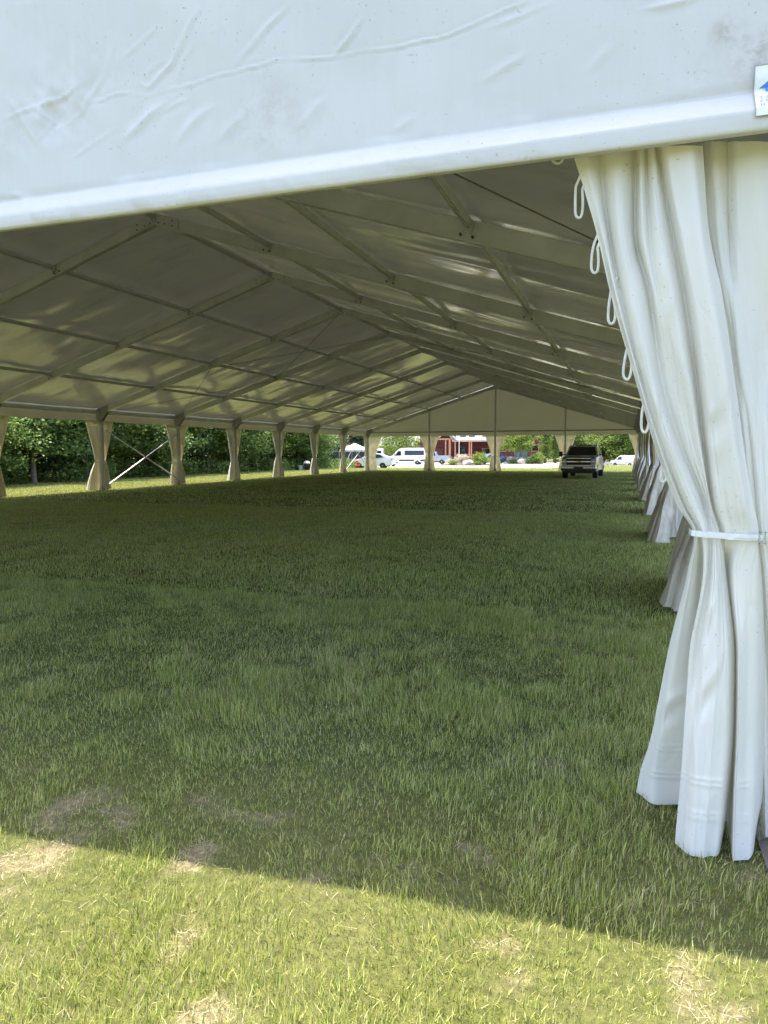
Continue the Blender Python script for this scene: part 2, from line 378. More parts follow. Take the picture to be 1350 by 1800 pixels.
def make_lawn():
    fx = np.arange(-6, 3.01, 0.06); fy = np.arange(0.6, 8.0, 0.06)
    xs = np.concatenate([[-600, -300, -150, -90], np.arange(-60, -6, 0.6), fx, np.arange(3.4, 20, 0.7), [25, 40, 80, 160, 350, 600]])
    ys = np.concatenate([[-60, -20, -8, -3, -1, 0, 0.3], fy, np.arange(8.1, 20, 0.3), np.arange(20, 70, 0.8), np.arange(70, 150, 2.0), [160, 180, 220, 300, 420, 700, 1200]])
    X, Y = np.meshgrid(xs, ys); Z = ground_z(X, Y) + bump_z(X, Y)
    me = np_mesh('lawn', np.stack([X, Y, Z], -1).reshape(-1, 3), grid_faces(len(ys), len(xs)), M['lawn'])
    at = me.attributes.new('bare', 'FLOAT', 'POINT')
    at.data.foreach_set('value', (bare_fac(X, Y) * sstep(30, 12, Y)).astype(np.float32).ravel())
    tag(link('lawn', me), kind='structure')
make_lawn()
def make_drive():
    xs = np.concatenate([np.arange(-130, -70, 6), np.arange(-70, -6, 1.5), [-6]]); ys = np.concatenate([np.arange(0, 40, 1.5), [42, 50]])
    X, Yt = np.meshgrid(xs, ys)
    Y = 85.5 + 1.2 * np.sin(X * 0.09) + 0.06 * (X + 30) * 0 + Yt
    Z = ground_z(X, Y) + 0.012
    tag(link('gravel_drive', np_mesh('gravel_drive', np.stack([X, Y, Z], -1).reshape(-1, 3), grid_faces(len(ys), len(xs)), M['drive'])), kind='structure')
    # turning into a lower yard on the right
    xs = np.arange(-6.0, 16, 1.5); ys = np.arange(118, 170, 2.0); X, Y = np.meshgrid(xs, ys); Z = ground_z(X, Y) + 0.012
    tag(link('gravel_yard', np_mesh('gravel_yard', np.stack([X, Y, Z], -1).reshape(-1, 3), grid_faces(len(ys), len(xs)), M['drive'])), kind='structure')
make_drive()

# ------------------------------------------------------------------ grass blades (stuff): real blades, thinning out with distance
def in_view(x, y, m=1.22):
    """a little more than the wedge in front of the camera, so that a step aside still has grass"""
    yaw = 0.3258; dx = x * math.cos(yaw) + y * math.sin(yaw); dz = -x * math.sin(yaw) + y * math.cos(yaw)
    return (np.abs(dx) < (dz + 0.8) * 0.56 * m + 1.0) & (dz > 0.5)
def blade_mesh(name, x, y, h, wd, lean, seed, two=True, mat='blade', coh=0.5):
    g = np.random.default_rng(seed); n = len(x); z = ground_z(x, y) + bump_z(x, y) - 0.006
    a = fbm(x * 1.4 + 3, y * 1.4 + 9, 2) * 14.0 * coh + g.random(n) * 6.283 * (1.25 - coh)
    L = h * lean * (0.15 + 1.1 * g.random(n) ** 1.5); dx, dy = np.cos(a) * L, np.sin(a) * L
    b = g.random(n) * 6.283; w_ = wd * (0.65 + 0.7 * g.random(n)) / 2; sx, sy = np.cos(b) * w_, np.sin(b) * w_
    zt = z + np.sqrt(np.maximum(h * h - (L * 0.8) ** 2, (0.25 * h) ** 2))
    B = np.stack([x, y, z], -1); S = np.stack([sx, sy, np.zeros(n)], -1); T = np.stack([x + dx, y + dy, zt], -1)
    if not two:
        V = np.stack([B - S, B + S, T], 1).reshape(-1, 3); F = np.arange(3 * n).reshape(n, 3)
    else:
        Mi = np.stack([x + dx * 0.30, y + dy * 0.30, z + (zt - z) * 0.58], -1)
        V = np.stack([B - S, B + S, Mi + S * 0.85, Mi - S * 0.85, T], 1).reshape(-1, 3); i = np.arange(n)[:, None] * 5
        F = np.concatenate([i + np.array([[0, 1, 2]]), i + np.array([[0, 2, 3]]), i + np.array([[3, 2, 4]])], 0)
    return np_mesh(name, V, F, M[mat], smooth=False)
def spots(x0, x1, y0, y1, dens, seed, bare=0.95):
    g = np.random.default_rng(seed); n = int((x1 - x0) * (y1 - y0) * dens)
    x = x0 + (x1 - x0) * g.random(n); y = y0 + (y1 - y0) * g.random(n)
    k = in_view(x, y); x, y = x[k], y[k]; b = bare_fac(x, y) * sstep(30, 12, y)
    k = g.random(len(x)) > b * bare; return x[k], y[k], g
def tuft(x, y):
    t = 0.5 * fbm(x * 0.8 + 11, y * 0.8 + 3, 3) + 0.5 * fbm(x * 4.5 + 5, y * 4.5 + 8, 3)
    return sstep(0.34, 0.66, t)
M['strawm'] = simple('dry_straw', (0.50, 0.43, 0.27), 0.8, 0, 0.3, 60)
def make_grass():
    # short dense sward, then taller blades in tufts
    x, y, g = spots(-7.2, 2.4, 0.9, 6.4, 9000, 21, 0.72); h = (0.018 + 0.024 * g.random(len(x))) * (0.75 + 0.5 * tuft(x, y))
    o = blade_mesh('short_grass', x, y, h, 0.0030, 0.75, 31, two=False)
    tag(link('short_grass', o), 'short green sward on the lawn nearest the camera', 'grass', kind='stuff')
    x, y, g = spots(-7.2, 2.4, 0.9, 6.4, 8800, 22, 0.84); t = tuft(x, y); k = g.random(len(x)) < 0.22 + 0.78 * t; x, y, t = x[k], y[k], t[k]
    front = 1 - 0.30 * sstep(2.3, 1.5, y)
    h = (0.024 + 0.042 * t + 0.030 * g.random(len(x)) ** 2) * front * (0.75 + 0.5 * g.random(len(x)))
    tag(link('near_grass', blade_mesh('near_grass', x, y, h, 0.0023, 0.55, 32)), 'taller green grass blades in tufts near the camera', 'grass', kind='stuff')
    x, y, g = spots(-18, 3.2, 6.2, 17, 3200, 23); t = tuft(x, y); h = (0.026 + 0.024 * t + 0.022 * g.random(len(x))) * (0.8 + 0.4 * g.random(len(x)))
    tag(link('middle_grass', blade_mesh('middle_grass', x, y, h, 0.0058, 0.5, 33, two=False)), 'short green grass under the first bays of the tent', 'grass', kind='stuff')
    x, y, g = spots(-36, 4, 16.6, 86, 420, 24); h = (0.035 + 0.03 * tuft(x, y)) * (0.7 + 0.6 * g.random(len(x)))
    tag(link('far_grass', blade_mesh('far_grass', x, y, h, 0.016, 0.5, 34, two=False)), 'lawn grass under the far bays and beyond the tent', 'grass', kind='stuff')
    # dead blades lying flat, most in the bare patches
    g = np.random.default_rng(5); n = 90000; x = -5 + 7 * g.random(n); y = 0.9 + 6 * g.random(n)
    k = in_view(x, y) & (g.random(n) < 0.05 + 0.95 * sstep(0.05, 0.6, bare_fac(x, y))); x, y = x[k], y[k]; n = len(x)
    a = g.random(n) * 6.283; L = 0.014 + 0.05 * g.random(n) ** 2.5; z = ground_z(x, y) + bump_z(x, y) + 0.002 + 0.008 * g.random(n); z2 = z + 0.012 * g.random(n)
    c, s = np.cos(a), np.sin(a); hw = 0.0007
    V = np.stack([np.stack([x - s * hw, y + c * hw, z], -1), np.stack([x + s * hw, y - c * hw, z], -1), np.stack([x + c * L, y + s * L, z2], -1)], 1).reshape(-1, 3)
    tag(link('dead_grass', np_mesh('dead_grass', V, np.arange(3 * n).reshape(n, 3), M['strawm'], smooth=False)), 'dry straw-coloured grass lying in the bare patches', 'grass', kind='stuff')
make_grass()

# ================================================================== THE MARQUEE
ZE, ZA = 2.885, 6.05                     # underside of the rafters at eave and ridge
SL = (ZA - ZE) / HW
RD = 0.22                                # rafter depth
FB = 0.03                                # fabric above the rafter
NB = 10
tent = empty('marquee_tent', (XC, Y0, 0), 0, 'huge white clear-span marquee with aluminium frame, open on all sides', 'tent')
rz = lambda x: ZE + (HW - abs(x)) * SL   # rafter underside at local x

def make_post():
    mb = MB(); mb.box((0, 0, 1.49), (0.20, 0.11, 2.98))
    for sx in (-0.1005, 0.1005):
        for sy in (-0.035, 0.035): mb.box((sx, sy, 1.45), (0.006, 0.012, 2.8))
    return mb.mesh('post', M['alu'])
def make_base():
    mb = MB(); mb.box((0, 0, 0.008), (0.46, 0.34, 0.016)); mb.box((0, 0.066, 0.09), (0.16, 0.012, 0.15)); mb.box((0, -0.066, 0.09), (0.16, 0.012, 0.15))
    for sx in (-0.17, 0.17):
        for sy in (-0.11, 0.11): mb.tube([(sx, sy, 0.0), (sx, sy, 0.05)], 0.018, 8); mb.tube([(sx, sy, 0.05), (sx, sy, 0.065)], 0.028, 6)
    return mb.mesh('base_plate', M['worn_steel'])
def make_knee(s):
    mb = MB()
    for sy in (-0.062, 0.062):
        poly = [(s * 0.11, 2.60), (s * 0.11, 3.08), (-s * 0.42, 3.08 + 0.53 * SL), (-s * 0.42, 2.885 + 0.40 * SL), (-s * 0.10, 2.60)]
        mb.prism(poly, sy - 0.005, sy + 0.005, 'y')
    return mb.mesh('knee_bracket', M['alu_dark'])
me_post, me_base = make_post(), make_base()
me_knee = {1: make_knee(1), -1: make_knee(-1)}
for k in range(NB + 1):
    for s in (-1, 1):
        p = link('post', me_post, tent, (s * HW, 5 * k, 0))
        bpl = link('base_plate', me_base, p); kn = link('knee_bracket', me_knee[s], p)
        if k == 0 and s == 1: bpl.scale = (1.42, 1.35, 0.8)

def make_rafter(s):
    mb = MB()
    p0 = (s * (HW - 0.10), 0, ZE + 0.10 * SL + RD / 2); p1 = (s * 0.004, 0, ZA + RD / 2)
    mb.beam(p0, p1, 0.10, RD)
    for dz in (-RD / 2 + 0.012, RD / 2 - 0.012):          # flanges of the extrusion
        q0 = (p0[0], 0, p0[2] + dz); q1 = (p1[0], 0, p1[2] + dz); mb.beam(q0, q1, 0.124, 0.022)
    return mb.mesh('rafter', M['alu'])
def make_plate(s):
    mb = MB()
    for sy in (-0.066, 0.066):
        mb.prism([(s * 0.003, ZA + 0.012), (s * 0.003, ZA + RD - 0.012), (s * 0.55, ZA + RD - 0.012 - 0.55 * SL), (s * 0.55, ZA + 0.012 - 0.55 * SL)], sy - 0.004, sy + 0.004, 'y')
    return mb.mesh('splice_plate', M['alu'])
def make_bolts(s):
    mb = MB()
    for sy in (-1, 1):
        for bx, bz in ((0.10, 0.05), (0.42, 0.06), (0.42, 0.16), (0.24, 0.06), (2.45, 0.05), (2.58, 0.05), (4.95, 0.05), (5.08, 0.05), (7.45, 0.05), (7.58, 0.05)):
            z = ZA - bx * SL + bz
            mb.tube([(s * bx, sy * 0.05, z), (s * bx, sy * 0.080, z)], 0.016, 6)
    return mb.mesh('bolts', M['bolt'])
me_r = {s: make_rafter(s) for s in (-1, 1)}; me_pl = {s: make_plate(s) for s in (-1, 1)}; me_bo = {s: make_bolts(s) for s in (-1, 1)}
for k in range(NB + 1):
    for s in (-1, 1):
        r_ = link('rafter', me_r[s], tent, (0, 5 * k, 0))
        link('splice_plate', me_pl[s], r_); b_ = link('bolts', me_bo[s], r_); b_['kind'] = 'stuff'

# purlins run from frame to frame
def make_purlin():
    mb = MB(); mb.box((0, 2.5, 0), (0.062, 4.87, 0.080)); mb.box((0, 2.5, -0.046), (0.030, 4.86, 0.012))
    for y in (0.09, 4.91): mb.box((0, y, -0.02), (0.09, 0.05, 0.13))
    return mb.mesh('purlin', M['alu_purlin'])
me_pu = make_purlin()
me_eave = MB().box((0, 2.5, 0), (0.11, 4.86, 0.13)).mesh('eave_beam', M['alu'])
for k in range(NB):
    for x in (-7.55, -5.05, -2.58, 0.0, 2.58, 5.05, 7.55):
        link('purlin', me_pu, tent, (x, 5 * k, rz(x) + RD - 0.055 - (0.03 if x == 0 else 0)), (0, math.atan(SL) * (1 if x > 0 else -1) if x else 0, 0))
    for s in (-1, 1): link('eave_beam', me_eave, tent, (s * (HW + 0.01), 5 * k, 2.975))

# roof cloth: one sheet for each bay and slope, waved and slightly slack between the rafters
def roof_panel(k, s):
    nu, nv = 61, 75
    u = np.linspace(0, 1, nu); v = np.linspace(0, 1, nv); U, V = np.meshgrid(u, v)
    x = s * (HW + 0.10) * (1 - V) + s * 0.0 * V; y = 5 * k + 5 * U + (0.12 * U if k == NB - 1 else 0)
    z = ZE + (HW - np.abs(x)) * SL + RD + FB
    mask = np.sin(np.pi * U) ** 0.6
    wob = (fbm(x * 0.35 + 13 * k, y * 0.55 + 7 * s, 3) - 0.5) * 0.16 + (fbm(x * 0.5 + 31 * k, y * 1.5 + s, 2) - 0.5) * 0.035
    strk = (fbm(x * 0.2 + 5 * k, y * 2.2 + 3 * s + x * 0.3, 2) - 0.5) * 0.03
    z = z + 0.012 * (V < 0.999) + (wob + strk) * mask * np.minimum(1, 4 * np.minimum(V + 0.08, 1 - V))
    P = np.stack([x, y, z], -1).reshape(-1, 3)
    return np_mesh('roof_panel', P, grid_faces(nv, nu), M['roof'])
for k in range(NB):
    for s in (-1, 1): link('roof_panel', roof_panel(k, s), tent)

# side valances and end gables
def valance_side(s, seed):
    nu, nv = 40, 6; U, V = np.meshgrid(np.linspace(0, 1, nu), np.linspace(0, 1, nv))
    x = s * (HW + 0.115) + s * 0.012 * np.sin(U * 23 + seed) * (1 - V); y = 5 * U
    z = 2.64 + (3.05 + 0.09 - 2.64) * V + 0.008 * np.sin(U * 9 + seed) * (1 - V)
    return np_mesh('valance', np.stack([x, y, z], -1).reshape(-1, 3), grid_faces(nv, nu), M['gable'])
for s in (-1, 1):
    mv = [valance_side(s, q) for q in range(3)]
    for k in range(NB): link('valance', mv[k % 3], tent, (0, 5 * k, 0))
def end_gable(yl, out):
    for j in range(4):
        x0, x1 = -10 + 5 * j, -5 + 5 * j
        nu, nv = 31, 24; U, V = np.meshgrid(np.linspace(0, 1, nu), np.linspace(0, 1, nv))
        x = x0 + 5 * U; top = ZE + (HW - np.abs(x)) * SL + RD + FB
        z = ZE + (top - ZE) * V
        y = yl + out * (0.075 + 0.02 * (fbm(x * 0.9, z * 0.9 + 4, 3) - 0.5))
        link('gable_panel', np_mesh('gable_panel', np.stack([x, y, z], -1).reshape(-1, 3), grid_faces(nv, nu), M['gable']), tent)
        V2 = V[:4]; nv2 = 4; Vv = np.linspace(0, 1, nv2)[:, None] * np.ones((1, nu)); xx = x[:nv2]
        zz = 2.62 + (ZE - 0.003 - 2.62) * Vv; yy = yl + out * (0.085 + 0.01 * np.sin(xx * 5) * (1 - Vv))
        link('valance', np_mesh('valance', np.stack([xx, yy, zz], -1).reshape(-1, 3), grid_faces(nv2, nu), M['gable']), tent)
    mb = MB(); mb.box((0, yl, 2.915), (19.78, 0.08, 0.085)); mb.build('gable_rail', M['alu_dark'], tent)
    for x in (-5, 0, 5):
        h = rz(x) + 0.02; p = MB().box((0, 0, h / 2), (0.11, 0.12, h)).build('gable_post', M['alu'], tent, loc=(x, yl - out * 0.02, 0))
        link('base_plate', me_base, p)
end_gable(50.0, 1)

# near gable: this one is seen close from outside
CREASES = [([[-1.703,3.304],[-1.774,3.216],[-1.876,3.086],[-1.988,3.007],[-2.05,3.045]],0.0051,0.012),([[-1.301,3.227],[-1.39,3.157],[-1.495,3.077],[-1.589,2.998]],0.0048,0.012),([[-0.989,3.135],[-1.06,3.054],[-1.139,2.979]],0.004,0.01),([[-2.294,2.987],[-2.141,3.012],[-1.989,2.974],[-1.795,2.981],[-1.603,2.995],[-1.393,3.005],[-1.144,2.991],[-0.863,2.982],[-0.685,2.987],[-0.556,3.004],[-0.381,3.049]],0.0026,0.006),([[-2.816,2.977],[-2.612,3.011],[-2.449,3.035],[-2.321,3.088],[-2.227,3.126]],0.0048,0.01),([[-2.622,2.836],[-2.518,2.935],[-2.402,3.016]],0.0035,0.008),([[-2.537,2.887],[-2.423,2.921],[-2.326,2.968]],0.0035,0.008),([[-2.659,3.055],[-2.549,2.964],[-2.456,2.901]],0.0032,0.007),([[-2.558,3.102],[-2.499,2.994],[-2.538,2.875]],0.0029,0.007),([[-2.425,2.884],[-2.358,2.948],[-2.212,3.118],[-2.145,3.272]],0.0032,0.012),([[-2.15,3.144],[-2.045,3.184],[-1.913,3.242]],0.0038,0.01),([[-2.05,3.045],[-1.875,3.12]],0.0032,0.01),([[-1.865,2.969],[-1.819,3.088],[-1.734,3.153]],0.0029,0.01),([[-2.786,3.463],[-2.523,3.458]],0.0024,0.008),([[-1.679,3.165],[-1.558,3.192]],0.0024,0.008),([[-0.886,2.658],[-0.784,2.717]],0.0019,0.02),([[-0.555,2.784],[-0.43,2.843],[-0.369,2.872]],0.0022,0.02),([[-2.15,2.786],[-1.997,2.895],[-1.881,2.936]],0.0032,0.025),([[-1.887,2.739],[-1.743,2.858],[-1.659,2.891]],0.0029,0.025),([[-1.664,2.732],[-1.5,2.845]],0.0024,0.025),([[-1.296,2.726],[-1.17,2.839]],0.0024,0.03),([[-0.169,2.761],[-0.066,2.858]],0.0021,0.02),([[-0.003,2.939],[0.194,2.938]],0.0032,0.015),([[-0.514,2.976],[-0.271,3.028]],0.0026,0.01),([[-1.94,2.887],[-1.796,2.935]],0.0019,0.01),([[-2.431,2.749],[-2.239,2.834],[-2.177,2.862]],0.0026,0.012)]
def seg_dist(px, pz, a, b):
    ax, az = a; bx, bz = b; dx, dz = bx - ax, bz - az; t = np.clip(((px - ax) * dx + (pz - az) * dz) / (dx * dx + dz * dz), 0, 1)
    return np.hypot(px - ax - t * dx, pz - az - t * dz)
YG = 2.74
def front_wrinkle(X, Z):
    d = np.zeros_like(X)
    for pts, amp, wd in CREASES:
        wx, wz = X + (fbm(X * 9 + 2, Z * 9, 2) - 0.5) * 0.018, Z + (fbm(X * 9 + 31, Z * 9, 2) - 0.5) * 0.018
        m = np.full_like(X, 9.0); tt = np.zeros_like(X); acc = 0.0
        for a, b in zip(pts[:-1], pts[1:]):
            ax, az = a; dx, dz = b[0] - ax, b[1] - az; L = math.hypot(dx, dz)
            t = np.clip(((wx - ax) * dx + (wz - az) * dz) / (L * L), 0, 1); q = np.hypot(wx - ax - t * dx, wz - az - t * dz)
            tt = np.where(q < m, acc + t * L, tt); m = np.minimum(m, q); acc += L
        tt = tt / acc
        tap = np.clip(np.sin(np.pi * np.clip(tt, 0.0, 1)) + 0.12, 0, 1) if acc < 1.0 else 1.0
        jag = np.clip(0.25 + 1.5 * fbm(X * 7 + amp * 900, Z * 7, 2) - 0.25, 0.1, 1.3) * tap
        wl = 0.75 * wd * (0.45 + 0.55 * tap)
        amp = amp * 1.5
        d -= amp * jag * np.exp(-np.abs(m / wl) ** 1.2) * 1.25; d += amp * jag * 0.45 * np.exp(-((m - 2.2 * wl) / (wl * 1.8)) ** 2)
    d += (fbm(X * 0.7 + 3, Z * 0.9, 3) - 0.5) * 0.035
    cr = np.exp(-((X + 2.52) / 0.26) ** 2 - ((Z - 3.02 - 0.35 * (X + 2.52)) / 0.17) ** 2)
    d += cr * (np.abs(fbm((X + 0.6 * Z) * 7 + 3, (Z - X) * 2.6, 3) - 0.5) - 0.1) * 0.085
    d += (np.abs(fbm((X + 0.5 * Z) * 2.4 + 8, (Z * 1.0 - X * 0.9) * 0.9 + 3, 3) - 0.5)) * -0.034
    d += (fbm((X + Z * 0.8) * 3.0, (Z - X * 0.3) * 1.2 + 7, 3) - 0.5) * 0.010
    return d
HEM = [(0.0, 2.625), (-0.006, 2.612), (-0.022, 2.597), (-0.045, 2.566), (-0.058, 2.540), (-0.064, 2.518), (-0.064, 2.497), (-0.058, 2.480), (-0.044, 2.470), (-0.022, 2.474), (0.0, 2.482), (0.012, 2.490)]
BOXY = [(0.0, 2.612), (-0.004, 2.609), (-0.020, 2.592), (-0.040, 2.566), (-0.060, 2.539), (-0.063, 2.534), (-0.064, 2.500), (-0.063, 2.474), (-0.059, 2.468), (-0.030, 2.472), (0.0, 2.480), (0.012, 2.490)]
def front_gable():
    # four cloths, 5 m each; the right-hand one fills the picture and gets a fine mesh
    for j in range(4):
        x0, x1 = XC - 10 + 5 * j, XC - 5 + 5 * j
        if j == 0: x0 -= 0.10
        if j == 3: x1 += 0.10
        fine = j == 3
        xs = np.arange(x0, x1 + 1e-6, 0.0125) if fine else np.linspace(x0, x1, 80)
        nz = 150 if fine else 40
        top = ZE + (HW - np.abs(xs - XC)) * SL + RD + FB + 0.02
        tt = np.linspace(0, 1, nz)
        X = np.repeat(xs[None, :], nz + len(HEM) * 3 - 3, 0); rows_y = []; rows_z = []
        zt = 2.625
        # cloth rows from the rafter down to the hem, denser near the hem
        zz = np.maximum(top[None, :], zt + 0.25) + (zt - np.maximum(top[None, :], zt + 0.25)) * (1 - (1 - tt[:, None]) ** 1.6)
        bx = 0.5 + 0.5 * sstep(-1.8, 0.0, xs)[None, :]
        hem = np.array(HEM); box = np.array(BOXY); tq = np.linspace(0, len(HEM) - 1, (len(HEM) - 1) * 3 + 1)[1:]
        hy = np.stack([np.interp(tq, range(len(HEM)), hem[:, 0]), np.interp(tq, range(len(HEM)), box[:, 0])])
        hz = np.stack([np.interp(tq, range(len(HEM)), hem[:, 1]), np.interp(tq, range(len(HEM)), box[:, 1])])
        HY = hy[0][:, None] * (1 - bx) + hy[1][:, None] * bx; HZ = hz[0][:, None] * (1 - bx) + hz[1][:, None] * bx
        Z = np.concatenate([zz, HZ], 0); Y = np.concatenate([np.zeros_like(zz), HY], 0); X = np.repeat(xs[None, :], Z.shape[0], 0)
        fade = sstep(0.0, 0.06, Z - 2.60)
        Y = Y + YG + front_wrinkle(X, Z) * (0.12 + 0.88 * fade) * sstep(0, .25, top[None, :] - Z + 0.02)
        hemm = 1 - sstep(2.62, 2.66, Z)
        puck = np.maximum(0, fbm(X * 9 + 60 + Z * 4, Z * 6, 3) - 0.50) * 0.045 + (fbm(X * 2.2, Z * 1.0 + 3, 2) - 0.5) * 0.012
        Y = Y - hemm * puck * (1 - 0.75 * bx) * sstep(2.455, 2.50, Z); Z = Z + hemm * (fbm(X * 1.7 + 9, Z * 0, 2) - 0.5) * 0.010 * (1 - bx * 0.7)
        P = np.stack([X - XC, Y - Y0, Z], -1).reshape(-1, 3)
        link('gable_panel', np_mesh('gable_panel', P, grid_faces(Z.shape[0], len(xs)), M['front']), tent)
    MB().box((0, 0.085, 2.60), (19.78, 0.10, 0.10)).build('gable_rail', M['alu_dark'], tent)
    for x in (-5, 0, 5):
        h = rz(x) + 0.02; p = MB().box((0, 0, h / 2), (0.11, 0.12, h)).build('gable_post', M['alu'], tent, loc=(x, 0.09, 0))
        link('base_plate', me_base, p)
front_gable()

# sign pouch on the near gable: clear sleeve with a printed card
def front_y(z):
    zz = np.array([q[1] for q in BOXY][::-1]); yy = np.array([q[0] for q in BOXY][::-1])
    o = np.argsort(zz[2:]); return YG + np.interp(z, zz[2:][o], yy[2:][o])
def make_sticker():
    xs = np.linspace(0.366, 0.566, 9); zs = np.linspace(2.508, 2.688, 40); X, Z = np.meshgrid(xs, zs)
    def yy(z):
        z = np.asarray(z, float); return front_y(z) + front_wrinkle(np.full(z.shape, 0.43), z) * (0.12 + 0.88 * sstep(0, 0.06, z - 2.60)) - 0.003
    Y = yy(Z) - 0.007
    st = link('sign_pouch', np_mesh('sign_pouch', np.stack([X - XC, Y - Y0, Z], -1).reshape(-1, 3), grid_faces(len(zs), len(xs)), M['front_card']), tent)
    mb = MB()
    for x in (0.366, 0.566): mb.tube([(x - XC, float(yy(z)) - 0.008 - Y0, z) for z in np.linspace(2.508, 2.688, 16)], 0.0012, 5)
    for z in (2.508, 2.688): mb.tube([(0.366 - XC, float(yy(z)) - 0.008 - Y0, z), (0.566 - XC, float(yy(z)) - 0.008 - Y0, z)], 0.0012, 5)
    mb.build('seam', M['alu_dark'], st, smooth=True)
    def drape(me):
        for v in me.vertices: v.co.y = float(yy(v.co.z)) - 0.0095 - Y0 + v.co.y
    mb = MB()     # house-roof emblem
    cx = 0.466 - XC
    h0 = 2.618
    L = [(-0.085, 0.0), (0.0, 0.062), (0.085, 0.0), (0.066, 0.0), (0.066, -0.014), (0.042, -0.014), (0.042, 0.008), (0.0, 0.034), (-0.042, 0.008), (-0.042, -0.014), (-0.066, -0.014), (-0.066, 0.0)]
    tri = [(0, 1, 7), (0, 7, 8), (1, 2, 7), (2, 6, 7), (2, 3, 6), (3, 4, 5), (3, 5, 6), (0, 8, 11), (8, 9, 11), (9, 10, 11)]
    mb.add([(cx + a, 0, h0 + b) for a, b in L], tri)
    em = mb.mesh('emblem', M['blue']); drape(em); link('emblem', em, st)
    for txt, z in (('T: 00', 2.571), ('F: 00', 2.555), ('M: 00', 2.538)):
        cu = bpy.data.curves.new('lettering', 'FONT'); cu.body = txt; cu.size = 0.0165; cu.resolution_u = 2
        to = bpy.data.objects.new('lettering', cu); COL.objects.link(to)
        dg = bpy.context.evaluated_depsgraph_get(); me = bpy.data.meshes.new_from_object(to.evaluated_get(dg)); bpy.data.objects.remove(to)
        for v in me.vertices: v.co = (v.co.x + 0.3805 - XC, 0, v.co.y + z)
        drape(me); me.materials.clear(); me.materials.append(M['bluegrey']); link('lettering', me, st)
M['front_card'] = simple('white_card_in_clear_sleeve', (0.80, 0.82, 0.83), 0.22, 0, 0.03, 3)
make_sticker()

# bracing: flat bars crossing in the walls, cables under the roof
def brace(x, y0, y1, z0, z1, dx):
    MB().tube([(x + dx, y0, z0), (x + dx, y1, z1)], 0.027, 8).build('brace_bar', M['alu'], tent, smooth=True)
for kb in (0, 4, 9):
    for s in (-1, 1):
        brace(s * HW, 5 * kb + 0.10, 5 * kb + 4.90, 0.16, 2.30, -s * 0.13); brace(s * HW, 5 * kb + 0.10, 5 * kb + 4.90, 2.30, 0.16, -s * 0.19)
def cable(a, b): MB().tube([a, b], 0.0075, 5).build('bracing_cable', M['cable'], tent, smooth=True)
for kb in (0, 4, 9):
    for s in (-1, 1):
        for xa, xb in ((0.15, 5.0), (5.1, 9.85)):
            za, zb = rz(xa) + 0.03, rz(xb) + 0.03
            cable((s * xa, 5 * kb + 0.08, za), (s * xb, 5 * kb + 4.92, zb)); cable((s * xa, 5 * kb + 4.92, za - 0.02), (s * xb, 5 * kb + 0.08, zb - 0.02))

# ================================================================== CURTAINS
def hermite_rows(A, nv):
    """A (levels, cols, 3) -> nv rows, smooth along the levels"""
    A = np.asarray(A, float); n = A.shape[0]
    t = np.concatenate([[0], np.cumsum(np.maximum(0.02, np.abs(np.diff(A[:, :, 2].mean(1)))))]); t /= t[-1]
    m = np.zeros_like(A)
    for i in range(n):
        if i == 0: m[i] = (A[1] - A[0]) / (t[1] - t[0])
        elif i == n - 1: m[i] = (A[-1] - A[-2]) / (t[-1] - t[-2])
        else:
            d0 = (A[i] - A[i - 1]) / (t[i] - t[i - 1]); d1 = (A[i + 1] - A[i]) / (t[i + 1] - t[i])
            m[i] = np.where(d0 * d1 > 0, 2 * d0 * d1 / (d0 + d1 + 1e-12 * np.sign(d0 + d1 + 1e-15)), 0.25 * (d0 + d1))
    T = np.linspace(0, 1, nv); out = np.zeros((nv,) + A.shape[1:])
    for r, tv in enumerate(T):
        i = min(n - 2, max(0, np.searchsorted(t, tv) - 1)); h = t[i + 1] - t[i]; q = (tv - t[i]) / h
        out[r] = (2 * q**3 - 3 * q**2 + 1) * A[i] + (q**3 - 2 * q**2 + q) * h * m[i] + (-2 * q**3 + 3 * q**2) * A[i + 1] + (q**3 - q**2) * h * m[i + 1]
    return out
def loft(A, kinds, nv, sub):
    B = hermite_rows(A, nv); cols = []; nc = B.shape[1]
    for j in range(nc - 1):
        for q in np.linspace(0, 1, sub, endpoint=False):
            a, b = B[:, j], B[:, j + 1]
            a0 = B[:, max(0, j - 1)]; b1 = B[:, min(nc - 1, j + 2)]
            ka, kb = kinds[j], kinds[j + 1]
            if ka == 'V' and kb == 'C': e = math.sin(math.pi / 2 * q)
            elif ka == 'C' and kb == 'V': e = 1 - math.cos(math.pi / 2 * q)
            elif ka == 'C': e = q * q * (3 - 2 * q)
            else: e = q
            c = a + (b - a) * q
            cr = 0.5 * (2 * a + (b - a0) * q + (2 * a0 - 5 * a + 4 * b - b1) * q * q + (3 * a - a0 - 3 * b + b1) * q**3)
            c[:, 0] = 0.5 * c[:, 0] + 0.5 * cr[:, 0]; c[:, 1] = a[:, 1] + (b[:, 1] - a[:, 1]) * e
            cols.append(c)
    cols.append(B[:, -1]); return np.stack(cols, 1)
